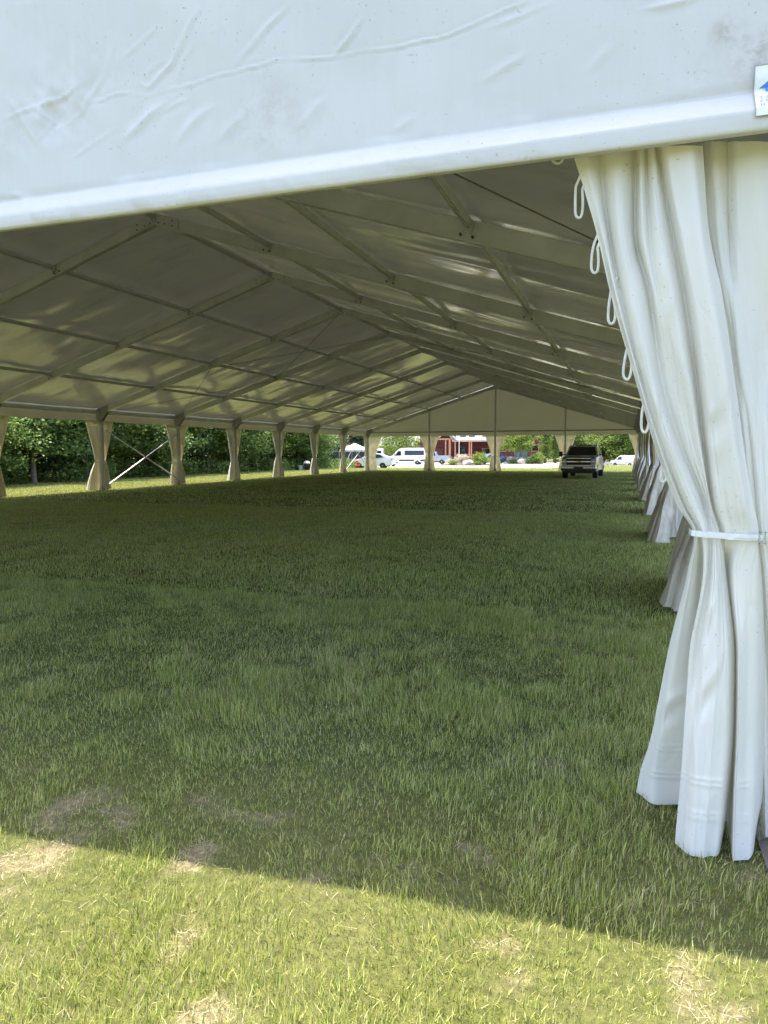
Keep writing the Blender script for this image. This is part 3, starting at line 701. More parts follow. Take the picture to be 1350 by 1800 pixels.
NEAR = [[[-0.223,2.81,2.552],[-0.171,2.785,2.536],[-0.126,2.84,2.551],[-0.059,2.79,2.523],[0.004,2.86,2.541],[0.021,2.8,2.516],[0.039,2.835,2.527],[0.059,2.79,2.507],[0.072,2.84,2.524],[0.105,2.76,2.489],[0.179,2.75,2.475],[0.223,2.79,2.485],[0.213,2.89,2.525]],[[-0.128,2.8,2.248],[-0.103,2.78,2.24],[-0.085,2.83,2.253],[-0.039,2.76,2.228],[0.008,2.85,2.249],[0.034,2.78,2.226],[0.054,2.81,2.233],[0.091,2.77,2.218],[0.131,2.83,2.231],[0.158,2.75,2.205],[0.217,2.735,2.195],[0.249,2.78,2.205],[0.243,2.88,2.234]],[[-0.067,2.8,2.0],[-0.049,2.77,1.993],[-0.036,2.81,2.0],[0.011,2.76,1.987],[0.066,2.82,1.995],[0.082,2.77,1.984],[0.095,2.78,1.985],[0.134,2.755,1.977],[0.18,2.82,1.987],[0.206,2.74,1.969],[0.257,2.72,1.961],[0.299,2.77,1.968],[0.291,2.87,1.989]],[[0.018,2.8,1.71],[0.03,2.78,1.708],[0.04,2.8,1.709],[0.07,2.755,1.704],[0.108,2.815,1.708],[0.143,2.79,1.705],[0.169,2.775,1.702],[0.193,2.75,1.699],[0.226,2.815,1.704],[0.25,2.73,1.695],[0.307,2.71,1.691],[0.344,2.76,1.694],[0.338,2.86,1.704]],[[0.099,2.8,1.441],[0.112,2.77,1.441],[0.124,2.79,1.441],[0.149,2.75,1.441],[0.19,2.81,1.441],[0.211,2.78,1.441],[0.228,2.77,1.441],[0.244,2.76,1.441],[0.261,2.82,1.441],[0.287,2.735,1.441],[0.343,2.705,1.44],[0.381,2.755,1.44],[0.376,2.85,1.44]],[[0.176,2.79,1.236],[0.19,2.77,1.238],[0.203,2.8,1.236],[0.225,2.75,1.24],[0.271,2.8,1.237],[0.278,2.78,1.239],[0.283,2.77,1.24],[0.286,2.77,1.24],[0.295,2.815,1.237],[0.317,2.735,1.243],[0.377,2.715,1.246],[0.418,2.755,1.244],[0.409,2.83,1.238]],[[0.233,2.78,1.136],[0.239,2.76,1.138],[0.253,2.79,1.135],[0.263,2.745,1.141],[0.288,2.775,1.138],[0.298,2.76,1.14],[0.306,2.77,1.139],[0.315,2.77,1.14],[0.329,2.795,1.137],[0.34,2.745,1.143],[0.392,2.735,1.146],[0.439,2.755,1.146],[0.434,2.81,1.139]],[[0.22,2.83,1.004],[0.233,2.8,1.009],[0.273,2.87,1.0],[0.265,2.74,1.02],[0.29,2.77,1.016],[0.301,2.74,1.022],[0.315,2.75,1.021],[0.33,2.77,1.018],[0.345,2.795,1.015],[0.348,2.87,1.004],[0.367,2.74,1.025],[0.421,2.745,1.027],[0.465,2.82,1.017]],[[0.163,2.91,0.657],[0.197,2.87,0.67],[0.269,2.93,0.661],[0.227,2.73,0.711],[0.256,2.745,0.71],[0.282,2.71,0.722],[0.315,2.705,0.726],[0.347,2.72,0.725],[0.381,2.77,0.714],[0.39,2.89,0.682],[0.384,2.7,0.733],[0.428,2.73,0.729],[0.489,2.83,0.707]],[[0.115,2.97,0.288],[0.159,2.92,0.314],[0.262,2.96,0.311],[0.216,2.72,0.399],[0.243,2.7,0.411],[0.272,2.68,0.422],[0.308,2.675,0.429],[0.346,2.69,0.428],[0.387,2.76,0.406],[0.4,2.91,0.349],[0.386,2.68,0.437],[0.434,2.715,0.429],[0.501,2.84,0.389]],[[0.081,3.01,0.029],[0.139,2.95,0.066],[0.256,2.98,0.07],[0.207,2.71,0.19],[0.232,2.68,0.208],[0.264,2.66,0.222],[0.3,2.655,0.23],[0.337,2.665,0.231],[0.376,2.75,0.197],[0.4,2.91,0.126],[0.381,2.66,0.241],[0.437,2.69,0.235],[0.503,2.85,0.17]],[[0.07,3.02,0.04],[0.136,2.95,0.03],[0.249,2.98,0.035],[0.197,2.7,0.02],[0.224,2.66,0.015],[0.256,2.64,0.012],[0.292,2.635,0.012],[0.326,2.65,0.015],[0.358,2.74,0.02],[0.395,2.91,0.03],[0.382,2.645,0.012],[0.439,2.67,0.012],[0.482,2.88,0.08]]]
NEAR2 = [[[0.231,2.89,2.534],[0.269,2.86,2.517],[0.311,2.89,2.523],[0.344,2.85,2.503],[0.414,2.84,2.49],[0.501,2.82,2.47],[0.588,2.85,2.47]],[[0.255,2.88,2.233],[0.285,2.85,2.221],[0.323,2.88,2.226],[0.353,2.84,2.212],[0.427,2.83,2.202],[0.512,2.82,2.19],[0.591,2.85,2.191]],[[0.323,2.86,1.826],[0.349,2.84,1.821],[0.359,2.82,1.818],[0.398,2.83,1.817],[0.449,2.85,1.818],[0.513,2.81,1.809],[0.579,2.84,1.81]],[[0.38,2.84,1.44],[0.398,2.81,1.44],[0.419,2.83,1.44],[0.434,2.81,1.44],[0.457,2.8,1.44],[0.501,2.79,1.44],[0.547,2.82,1.44]],[[0.429,2.83,1.137],[0.436,2.8,1.14],[0.448,2.81,1.14],[0.459,2.79,1.142],[0.475,2.78,1.144],[0.496,2.78,1.145],[0.523,2.81,1.142]],[[0.454,2.84,0.91],[0.462,2.8,0.919],[0.476,2.82,0.916],[0.492,2.79,0.922],[0.517,2.79,0.924],[0.54,2.78,0.927],[0.57,2.81,0.923]],[[0.48,2.86,0.486],[0.488,2.82,0.501],[0.508,2.85,0.493],[0.526,2.81,0.509],[0.56,2.84,0.502],[0.588,2.8,0.519],[0.63,2.83,0.514]],[[0.509,2.88,0.03],[0.513,2.82,0.03],[0.535,2.86,0.03],[0.551,2.81,0.03],[0.596,2.85,0.03],[0.628,2.8,0.03],[0.685,2.83,0.03]]]
ROPES = [[[-0.201,2.8,2.402],[-0.202,2.8,2.353],[-0.2,2.8,2.303],[-0.189,2.8,2.289],[-0.178,2.8,2.3],[-0.175,2.8,2.342],[-0.178,2.8,2.388]],[[-0.131,2.8,2.196],[-0.139,2.8,2.155],[-0.14,2.8,2.105],[-0.13,2.8,2.087],[-0.118,2.8,2.096],[-0.116,2.8,2.138],[-0.12,2.8,2.176]],[[-0.07,2.8,2.015],[-0.076,2.8,1.966],[-0.077,2.8,1.916],[-0.066,2.8,1.9],[-0.054,2.8,1.914],[-0.054,2.8,1.957],[-0.062,2.8,1.996]],[[-0.006,2.8,1.819],[-0.016,2.8,1.77],[-0.02,2.8,1.715],[-0.007,2.8,1.696],[0.004,2.8,1.711],[0.008,2.8,1.753],[0.001,2.8,1.792]],[[0.057,2.8,1.624],[0.048,2.8,1.574],[0.048,2.8,1.519],[0.06,2.8,1.503],[0.07,2.8,1.52],[0.074,2.8,1.565],[0.068,2.8,1.596]],[[-0.29,2.8,2.521],[-0.283,2.8,2.501],[-0.267,2.8,2.491],[-0.254,2.8,2.497],[-0.246,2.8,2.515]],[[0.12,2.8,1.359],[0.119,2.8,1.335],[0.127,2.8,1.324],[0.136,2.8,1.332],[0.139,2.8,1.351]]]
M['curtain_near'] = fabric('white_curtain_cloth', (0.785, 0.765, 0.715), 0.36, 0.14, (0.82, 0.78, 0.6), grime=(0.42, 0.39, 0.32), g_lo=0.62, g_hi=0.95, g_amt=0.22, gscale=(2.5, 2.5, 0.5), bstr=0.30, bscale=6.0, specks=True)
def sheet_normals(P):
    du = np.gradient(P, axis=1); dv = np.gradient(P, axis=0); n = np.cross(du, dv); return n / (np.linalg.norm(n, axis=-1, keepdims=True) + 1e-9)
def near_curtain():
    A = np.array(NEAR, float)
    A[10, :, 2] = np.maximum(A[10, :, 2], A[11, :, 2] + 0.09); A[9, :, 2] = np.maximum(A[9, :, 2], A[10, :, 2] + 0.09)
    kinds = 'CCVCVCVCVCCCV'
    P = loft(A, kinds, 430, 14); nrm = sheet_normals(P)
    s = np.linspace(0, 6, P.shape[1])[None, :] * np.ones((P.shape[0], 1)); z = P[:, :, 2]
    # buckling: slanted dents near the gathers plus soft unevenness
    tieb = np.exp(-((z - 1.14) / 0.30) ** 2)
    d = (fbm(s * 0.6 + 4, z * 0.8 + s * 0.5, 2) - 0.5) * 0.022
    d += (np.abs(fbm(s * 1.0 + z * 1.4 + 9, z * 1.9 - s * 0.6, 2) - 0.5)) * -0.020
    d += np.maximum(0, 0.035 - np.abs(fbm(s * 1.3 - z * 1.6 + 2, z * 2.2 + s * 0.9 + 7, 2) - 0.5)) * -0.045
    d += (fbm(s * 7, z * 1.4 + 3, 2) - 0.5) * 0.020 * tieb
    d *= np.clip(1 - np.exp(-((z - 1.14) / 0.05) ** 2) * 0.8, 0.2, 1)
    dents = [((1.9, 2.14), .20, .05), ((3.3, 1.98), .22, .07), ((3.2, 1.86), .35, .06), ((3.1, 1.62), .3, .06), ((1.1, 1.72), .25, .05), ((1.4, 1.52), .25, .05), ((4.3, 1.35), .4, .05), ((4.5, 1.5), .4, .05), ((2.6, .55), .5, .05), ((0.6, .42), .5, .04), ((2.4, .80), .3, .05), ((4.8, .7), .3, .06)]
    for (cs, cz), ws, wz in dents:
        e = np.exp(-((s - cs) / ws) ** 2 - ((z - cz - 0.12 * (s - cs)) / wz) ** 2); d -= 0.009 * e
        d += 0.006 * np.exp(-((s - cs) / ws) ** 2 - ((z - cz - 0.07 - 0.12 * (s - cs)) / (wz * .7)) ** 2)
    for zc in (0.285, 0.165): d += 0.0022 * np.exp(-((z - zc) / 0.0055) ** 2) + 0.0022 * np.exp(-((z - zc + 0.019) / 0.0055) ** 2)   # hem welds
    for _ in range(4):
        Q = P.copy(); Q[:, 1:-1] = 0.25 * P[:, :-2] + 0.5 * P[:, 1:-1] + 0.25 * P[:, 2:]; P = Q
    nrm = sheet_normals(P)
    d *= np.clip(np.abs(nrm[..., 1]) * 1.6 - 0.45, 0, 1)
    P = P + nrm * d[..., None] * np.where(nrm[..., 1:2] > 0, -1, 1)
    P[:, :, 2] = np.maximum(P[:, :, 2], 0.008)
    root = empty('tied_back_curtain', (0.30, 2.80, 0), 0, 'large white curtain tied at the waist, nearest the camera at the right', 'curtain')
    org = np.array([0.30, 2.80, 0])
    link('drape', np_mesh('drape', (P - org).reshape(-1, 3), grid_faces(P.shape[0], P.shape[1]), M['curtain_near']), root)
    # fixing strip at the top and rope loops along the free edge
    for i, rp in enumerate(ROPES):
        pts = [Vector(p) - Vector(org) for p in rp]
        # smooth
        q = []
        for a in range(len(pts) - 1):
            p0, p1, p2, p3 = pts[max(0, a - 1)], pts[a], pts[a + 1], pts[min(len(pts) - 1, a + 2)]
            for t in np.linspace(0, 1, 6, endpoint=False):
                t = float(t); q.append(0.5 * (2 * p1 + (p2 - p0) * t + (2 * p0 - 5 * p1 + 4 * p2 - p3) * t * t + (3 * p1 - p0 - 3 * p2 + p3) * t**3))
        q.append(pts[-1])
        # both ends are drawn into the hem of the cloth
        if i != 5:
            q = [q[0] + Vector((0.022, 0.0, 0.05))] + q + [q[-1] + Vector((0.016, 0.0, 0.04))]
        else: q = [q[0] + Vector((0, 0, 0.05))] + q + [q[-1] + Vector((0, 0, 0.05))]
        MB().tube(q, 0.0048, 8).build('rope_loop', M['rope'], root, smooth=True)
    # waist strap: follows the gathered front, then runs to the post
    i = int(np.argmin(np.abs(P[:, 30, 2] - 1.140)))
    row = P[i]; hull = []
    for c in range(0, P.shape[1] - 8, 4): hull.append(row[c])
    hull = np.array(hull); ys = hull[:, 1].copy()
    for _ in range(3): ys = np.minimum(ys, np.convolve(np.pad(ys, 3, mode='edge'), np.ones(7) / 7, 'valid'))
    o = np.argsort(hull[:, 0]); hx = hull[o, 0]; hy = np.minimum.accumulate(ys[o][::-1])[::-1] * 0.5 + ys[o] * 0.5 - 0.010
    V = []; F = []
    pts = [(hx[0] - 0.010, 2.86), (hx[0] - 0.013, 2.80)] + [(hx[0] - 0.010, hy[0] + .004)] + list(zip(hx, hy)) + [(hx[-1] + 0.04, hy[-1] + 0.01), (0.60, 2.775), (0.66, 2.775)]
    for k, (x, y) in enumerate(pts):
        zc = 1.146 - 0.010 * k / len(pts)
        for dz, dy in ((-0.0105, 0), (-0.0105, -0.0025), (0.0105, -0.0025), (0.0105, 0)): V.append((x - org[0], y + dy - org[1], zc + dz))
    n = len(pts); 
    for k in range(n - 1):
        for q in range(4): F.append([k * 4 + q, k * 4 + (q + 1) % 4, (k + 1) * 4 + (q + 1) % 4, (k + 1) * 4 + q])
    mb = MB(); mb.add(V, F); tb = mb.build('waist_strap', M['strap'], root)
    bx, by = 0.448 - org[0], float(np.interp(0.448, [p[0] for p in pts], [p[1] for p in pts])) - 0.007 - org[1]
    mb = MB()
    for dx in (-0.009, 0.009): mb.box((bx + dx, by, 1.137), (0.0035, 0.005, 0.042))
    for dz in (-0.0195, 0.0195): mb.box((bx, by, 1.137 + dz), (0.0215, 0.005, 0.0035))
    mb.build('buckle', M['steel'], tb)
    mb = MB(); pp = [(x - org[0], y - 0.0045 - org[1], 1.141) for x, y in pts if 0.36 < x < 0.60]
    for a, b in zip(pp[:-1], pp[1:]): mb.beam(a, b, 0.003, 0.012)
    mb.build('strap_tail', M['strap'], tb)
    MB().box((0, 0, 0), (0.52, 0.03, 0.03)).build('curtain_rail', M['alu_dark'], root, loc=(-0.22, 0.06, 2.61))
    # second cloth beside it
    A = np.array(NEAR2, float); P = loft(A, 'VCVCCCV', 140, 14); nrm = sheet_normals(P)
    s = np.linspace(0, 4, P.shape[1])[None, :] * np.ones((P.shape[0], 1)); z = P[:, :, 2]
    d = (fbm(s * 0.8 + 14, z * 1.6 + s * 0.5, 4) - 0.5) * 0.030
    P = P + nrm * d[..., None]
    P[:, :, 2] = np.maximum(P[:, :, 2], 0.01)
    c2 = link('corner_curtain', np_mesh('corner_curtain', (P - org).reshape(-1, 3), grid_faces(P.shape[0], P.shape[1]), M['curtain_near']), None, org)
    tag(c2, 'smooth white curtain cloth hanging at the right edge behind the tied curtain', 'curtain')
near_curtain()

_cm = {}
def curtain_mesh(seed, flip, wt=0.52, ww=0.19, wb=0.48, nf=4, bulge=0.0, amp=0.07, mat='curtain'):
    key = (seed, flip, wt, ww, wb, nf, bulge, mat)
    if key in _cm: return _cm[key]
    g = np.random.default_rng(seed); nu, nv = 72, 60; H, zt = 2.66, 0.95 + 0.26 * g.random()
    S, Zr = np.meshgrid(np.linspace(0, 1, nu), np.linspace(0, 1, nv)); z = 0.025 + (H - 0.025) * Zr
    up = np.clip((z - zt) / (H - zt), 0, 1); dn = np.clip((zt - z) / zt, 0, 1)
    wid = np.where(z > zt, ww + (wt - ww) * up ** 1.25, ww + (wb - ww) * dn ** 0.75)
    ph = S * nf + 0.35 * (fbm(S * 2.3 + seed, z * 0.5, 2) - 0.5) * 2 + 0.25 * (g.random() - 0.5)
    tri = np.abs(((ph % 1) * 2) - 1); fold = 1 - np.abs(2 * tri - 1) ** 1.7
    fold = fold * (0.55 + 0.9 * vnoise(np.floor(ph) + 0.5 + seed * 3, ph * 0 + 0.5))
    A = amp * np.where(z > zt, 0.55 + 0.75 * np.sin(np.pi * np.clip(up, 0, 1)) , 0.55 + 1.7 * dn ** 0.8)
    pinch = np.exp(-((z - zt) / 0.09) ** 2)
    A = A * (1 - 0.45 * pinch)
    x = 0.065 + wid * S + 0.015 * (fbm(S * 3 + 5, z * 1.2 + seed, 2) - 0.5)
    y = A * (fold - 0.4) + bulge * dn ** 0.8 * np.sin(np.pi * np.clip(S, 0.0, 1) * 0.7) + bulge * 0.35 * (1 - dn) * (1 - up) * 0.6
    y = y + (fbm(S * 5 + 9 * seed, z * 2.2, 3) - 0.5) * 0.04
    zb = z + (1 - np.clip(z / 0.25, 0, 1)) * 0.02 * (fbm(S * 3 + seed, S * 0 + 2, 2))
    if flip: y = -y
    d_me = np_mesh('curtain', np.stack([x, y, zb], -1).reshape(-1, 3), grid_faces(nv, nu), M[mat])
    # tie band round the waist
    r = int(np.argmin(np.abs(z[:, 0] - zt))); xs = x[r]; ys = y[r]
    cx, cyy = (xs.min() + xs.max()) / 2, (ys.min() + ys.max()) / 2; rx, ry = (xs.max() - xs.min()) / 2 + 0.012, (ys.max() - ys.min()) / 2 + 0.014
    V = []; F = []; n = 20
    for k in range(n):
        a = 2 * math.pi * k / n; px, py = cx + rx * math.cos(a), cyy + ry * math.sin(a)
        V += [(px, py, zt - 0.018), (px, py, zt + 0.018)]
    for k in range(n): F.append((2 * k, 2 * ((k + 1) % n), 2 * ((k + 1) % n) + 1, 2 * k + 1))
    t_me = np_mesh('tie_band', V, F, M['strap'])
    _cm[key] = (d_me, t_me); return _cm[key]
def put_curtain(lx, ly, rot, me2, label, group):
    c = link('curtain', me2[0], None, (XC + lx, Y0 + ly, 0), (0, 0, rot)); tag(c, label, 'curtain', group)
    link('tie_band', me2[1], c); return c
ORD = ['first', 'second', 'third', 'fourth', 'fifth', 'sixth', 'seventh', 'eighth', 'ninth', 'tenth', 'eleventh']
GL, GR, GF = 'curtains tied along the left row of posts', 'weathered curtains tied along the right row of posts', 'curtains tied along the far end'
for k in range(3, 11):
    o = ORD[k - 3]
    put_curtain(-HW, 5 * k, R(-90), curtain_mesh(k % 4 + 1, False, 0.74 + 0.04 * (k % 4), 0.30 + 0.03 * ((k * 3) % 4), 0.62 + 0.06 * ((k * 2) % 5), 4 + k % 3, 0.0, 0.07, 'curtain' if k < 6 or k > 8 else 'curtain_pale'), 'cream curtain tied on the near side of the %s visible post in the left row' % o, GL)
    if k < 10: put_curtain(-HW, 5 * k, R(90), curtain_mesh(k % 3 + 6, True, 0.66, 0.18, 0.36, 5), 'cream curtain tied on the far side of the %s visible post in the left row' % o, GL)
for k in range(1, 11):
    o = ORD[k - 1]
    put_curtain(HW, 5 * k, R(-90), curtain_mesh(k % 4 + 11, True, 1.05, 0.40, 1.08, 7, 0.30, 0.15, 'curtain_worn'), 'dirty white curtain on the near side of the %s post down the right row' % o, GR)
    if k < 10: put_curtain(HW, 5 * k, R(90), curtain_mesh(k % 3 + 16, False, 0.85, 0.30, 0.80, 6, 0.22, 0.14, 'curtain_worn'), 'dirty white curtain on the far side of the %s post down the right row' % o, GR)
FP = ['left corner', 'second', 'middle', 'fourth', 'right corner']
for j, lx in enumerate((-10, -5, 0, 5, 10)):
    if j > 0: put_curtain(lx, 50, R(180), curtain_mesh(20 + j % 3, False, 0.72, 0.22, 0.42, 5), 'cream curtain gathered on the left side of the %s post at the far end' % FP[j], GF)
    if j < 4: put_curtain(lx, 50, 0, curtain_mesh(24 + j % 3, True, 0.72 if j else 1.15, 0.24 if j else 0.62, 0.42 if j else 0.78, 5), 'cream curtain gathered on the right side of the %s post at the far end' % FP[j], GF)

# ================================================================== VEHICLES  (local: front towards -y, x across, z up)
def wheel(parent, x, y, r, wd, side):
    t = MB(); prof = [(r * 0.60, -wd / 2), (r * 0.90, -wd / 2), (r, -wd * 0.32), (r, wd * 0.32), (r * 0.90, wd / 2), (r * 0.60, wd / 2)]
    t.lathe(prof, (0, 0, 0), 24, 'x'); w_ = t.build('wheel', M['rubber'], parent, smooth=True, loc=(x, y, r))
    m = MB(); m.lathe([(r * 0.63, wd * 0.36), (r * 0.60, wd * 0.46), (r * 0.50, wd * 0.38), (r * 0.22, wd * 0.40), (r * 0.18, wd * 0.52), (0.01, wd * 0.52)], (0, 0, 0), 20, 'x')
    m.build('rim', M['rim'], w_, smooth=True, rot=(0, 0, 0 if side > 0 else math.pi))
    return w_
def hwf(z, W, zs, tuck):
    """half width of the body at height z"""
    if z < zs[0]: return W * (0.93 + 0.07 * max(0, z) / zs[0])
    if z < zs[1]: return W
    return W - tuck * (z - zs[1])
def car_body(parent, prof, W, zs, tuck, mat, bevel=0.04, nose=0.0, ylen=None):
    """side outline (y,z) swept across the width, narrower towards the roof, with wheel arches cut in the outline"""
    bm = bmesh.new(); sides = []
    y0, y1 = min(p[0] for p in prof), max(p[0] for p in prof)
    for s in (-1, 1):
        vs = []
        for (y, z) in prof:
            e = min(1.0, (y - y0) / 0.5, (y1 - y) / 0.35); hw = hwf(z, W, zs, tuck) * (0.90 + 0.10 * min(1, max(0, e)) ** 0.5) if nose else hwf(z, W, zs, tuck)
            vs.append(bm.verts.new((s * hw, y, z)))
        sides.append(vs); bm.faces.new(vs if s > 0 else vs[::-1])
    n = len(prof)
    for i in range(n):
        j = (i + 1) % n; bm.faces.new((sides[0][i], sides[0][j], sides[1][j], sides[1][i]))
    bmesh.ops.triangulate(bm, faces=[f for f in bm.faces if len(f.verts) > 4])
    bmesh.ops.recalc_face_normals(bm, faces=bm.faces)
    if bevel:
        ed = [e for e in bm.edges if len(e.link_faces) == 2 and e.calc_face_angle(0) > 0.5 and abs(e.verts[0].co.x - e.verts[1].co.x) < 0.3 and max(abs(e.verts[0].co.x), abs(e.verts[1].co.x)) > 0.3]
        try: bmesh.ops.bevel(bm, geom=ed, offset=bevel, segments=3, affect='EDGES', profile=0.5, clamp_overlap=True)
        except Exception: pass
    me = bpy.data.meshes.new('body'); bm.to_mesh(me); bm.free(); me.materials.append(mat)
    me.polygons.foreach_set('use_smooth', [True] * len(me.polygons))
    try: me.set_sharp_from_angle(angle=R(35))
    except Exception: pass
    return link('body', me, parent)
def arch(yc, r, z0, n=9):
    return [(yc - r * math.cos(math.pi * i / (n - 1)), max(z0, r * 0.95 * math.sin(math.pi * i / (n - 1)) + 0.30)) for i in range(n)]
def side_glass(parent, polys, W, zs, tuck, name='side_window', mat='glass', off=0.008):
    for s in (-1, 1):
        for poly in polys:
            mb = MB(); n = len(poly)
            o = [(s * (hwf(z, W, zs, tuck) + off), y, z) for y, z in poly]; i_ = [(s * (hwf(z, W, zs, tuck) - 0.03), y, z) for y, z in poly]
            mb.add(o + i_, [list(range(n)), [n + i for i in range(n)][::-1]] + [[i, (i + 1) % n, n + (i + 1) % n, n + i] for i in range(n)])
            mb.build(name, M[mat], parent)
def cross_glass(parent, p0, p1, W, zs, tuck, inset=0.06, name='windscreen', off=0.010):
    """pane between two outline points, across the whole width"""
    d = Vector((0, p1[0] - p0[0], p1[1] - p0[1])); nrm = Vector((1, 0, 0)).cross(d).normalized()
    if nrm.z < 0: nrm = -nrm
    V = []
    for k in (off, -0.02):
        for (y, z) in (p0, p1):
            for s in (-1, 1): V.append((s * (hwf(z, W, zs, tuck) - inset), y + nrm.y * k, z + nrm.z * k))
    mb = MB(); mb.add(V, [(0, 1, 3, 2), (4, 6, 7, 5), (0, 2, 6, 4), (1, 5, 7, 3), (0, 4, 5, 1), (2, 3, 7, 6)]); return mb.build(name, M['glass'], parent)

def pickup(name, loc, rz_, label, paint, W=1.0, hd=True):
    """crew-cab pickup, origin on the ground under the front axle"""
    t = empty(name, loc, rz_, label, 'pickup truck'); zs = (0.75, 1.12); tk = 0.30
    WB = 3.90
    low = [(-0.92, 0.52), (-0.94, 0.80), (-0.90, 1.12), (-0.82, 1.20), (0.62, 1.27), (1.28, 1.86), (1.55, 1.93), (2.85, 1.93), (3.05, 1.86), (3.20, 1.33), (5.15, 1.33), (5.18, 0.62)]
    bot = [(WB + 0.55, 0.55)] + [(y, z) for y, z in arch(WB, 0.50, 0.42)][::-1] + [(WB - 0.55, 0.46), (0.55, 0.46)] + [(y, z) for y, z in arch(0, 0.50, 0.42)][::-1] + [(-0.55, 0.50)]
    b = car_body(t, low + bot, W, zs, tk, M[paint], 0.05, nose=1)
    cross_glass(t, (0.70, 1.33), (1.25, 1.83), W, zs, tk, 0.09)
    side_glass(t, [[(0.92, 1.30), (1.34, 1.80), (1.90, 1.83), (1.92, 1.30)], [(2.02, 1.30), (2.00, 1.83), (2.80, 1.82), (2.98, 1.32)]], W, zs, tk)
    cross_glass(t, (3.16, 1.40), (3.06, 1.82), W, zs, tk, 0.15, 'rear_window')
    # bed cavity
    MB().box((0, 4.2, 1.335), (1.55, 1.75, 0.012)).build('bed_floor', M['black'], t)
    for s in (-1, 1):
        wheel(t, s * (W - 0.16), 0, 0.41, 0.26, s); wheel(t, s * (W - 0.16), WB, 0.41, 0.26, s)
        MB().box((s * (W - 0.30), 2.0, 0.42), (0.10, 2.2, 0.06)).build('running_board', M['black'], t)
        m = MB(); m.box((0, 0, 0), (0.20, 0.11, 0.30)); mir = m.build('wing_mirror', M['black'], t, bevel=0.03, loc=(s * (W + 0.22), 0.83, 1.42))
        MB().beam((0, 0, -0.03), (-s * 0.26, 0.12, -0.05), 0.05, 0.05).build('arm', M['black'], mir)
        hl = MB().prism([(-0.955, 0.82), (-0.955, 1.13), (-0.72, 1.17), (-0.74, 0.86)], s * (W - 0.32), s * (W - 0.055), 'x').build('headlight', M['lamp'], t, bevel=0.015)
        MB().box((s * (W - 0.19), -0.963, 0.985), (0.24, 0.012, 0.02)).build('lamp_bar', M['chrome'], hl)
        MB().box((s * (W + 0.012), 1.95, 1.12), (0.02, 0.18, 0.035)).build('door_handle', M['black'], t); MB().box((s * (W + 0.012), 2.82, 1.12), (0.02, 0.18, 0.035)).build('door_handle', M['black'], t)
        MB().box((s * (W - 0.1), 5.19, 1.05), (0.16, 0.03, 0.42)).build('tail_light', M['red_plastic'], t)
        for yy in (1.97, 3.12): MB().box((s * (W + 0.003), yy, 0.92), (0.006, 0.012, 0.70)).build('door_seam', M['black'], t)
    gr = MB().box((0, -0.935, 0.975), (1.34, 0.06, 0.40)).build('grille', M['black'], t)
    MB().box((0, -0.972, 0.985), (1.34, 0.03, 0.075)).build('grille_bar', M['chrome'], gr, bevel=0.012)
    for z in (0.775, 1.175): MB().box((0, -0.968, z), (1.36, 0.03, 0.03)).build('grille_bar', M['chrome'], gr)
    if hd:   # gold badge in the middle of the grille bar
        MB().prism([(-0.11, 0.955), (-0.11, 1.0), (-0.035, 1.0), (-0.02, 1.022), (0.05, 1.022), (0.035, 1.0), (0.11, 1.0), (0.11, 0.965), (0.035, 0.965), (0.02, 0.945), (-0.05, 0.945), (-0.035, 0.955)], -1.002, -0.988, 'y').build('badge', M['gold'], gr)
        MB().prism([(-0.97, 1.205), (-0.985, 1.225), (-0.80, 1.27), (-0.72, 1.235)], -0.84, 0.84, 'x').build('bonnet_deflector', M['black'], t)
    bp = MB().prism([(-1.02, 0.48), (-1.06, 0.60), (-1.05, 0.745), (-0.88, 0.755), (-0.88, 0.48)], -W + 0.02, W - 0.02, 'x').build('front_bumper', M['chrome'], t, bevel=0.03)
    MB().box((0, -1.062, 0.64), (0.52, 0.03, 0.10)).build('number_plate_mount', M['black'], bp)
    MB().box((0, -0.96, 0.40), (1.6, 0.12, 0.18)).build('lower_valance', M['black'], t, bevel=0.02)
    for s in (-1, 1): MB().tube([(s * 0.42, -1.08, 0.42), (s * 0.42, -0.98, 0.42)], 0.055, 10).build('tow_hook', M['black'], t)
    MB().prism([(5.18, 0.50), (5.30, 0.50), (5.30, 0.68), (5.18, 0.68)], -W + 0.05, W - 0.05, 'x').build('rear_bumper', M['chrome'], t)
    if hd:
        for x in (-0.62, 0.62): MB().beam((x, 1.62, 1.952), (x, 2.85, 1.952), 0.04, 0.03).build('roof_rail', M['black'], t)
        MB().box((0, 1.75, 1.955), (0.9, 0.16, 0.05)).build('light_bar', M['black'], t, bevel=0.015)
    MB().box((0, 2.1, 0.52), (W * 1.5, 4.6, 0.16)).build('chassis', M['black'], t)
    return t
pickup('pickup_truck', (-2.34, 39.62, 0.0), -0.045, 'pale silver crew-cab pickup with black grille parked under the tent', 'pearl_paint').scale = (0.92, 0.92, 0.91)

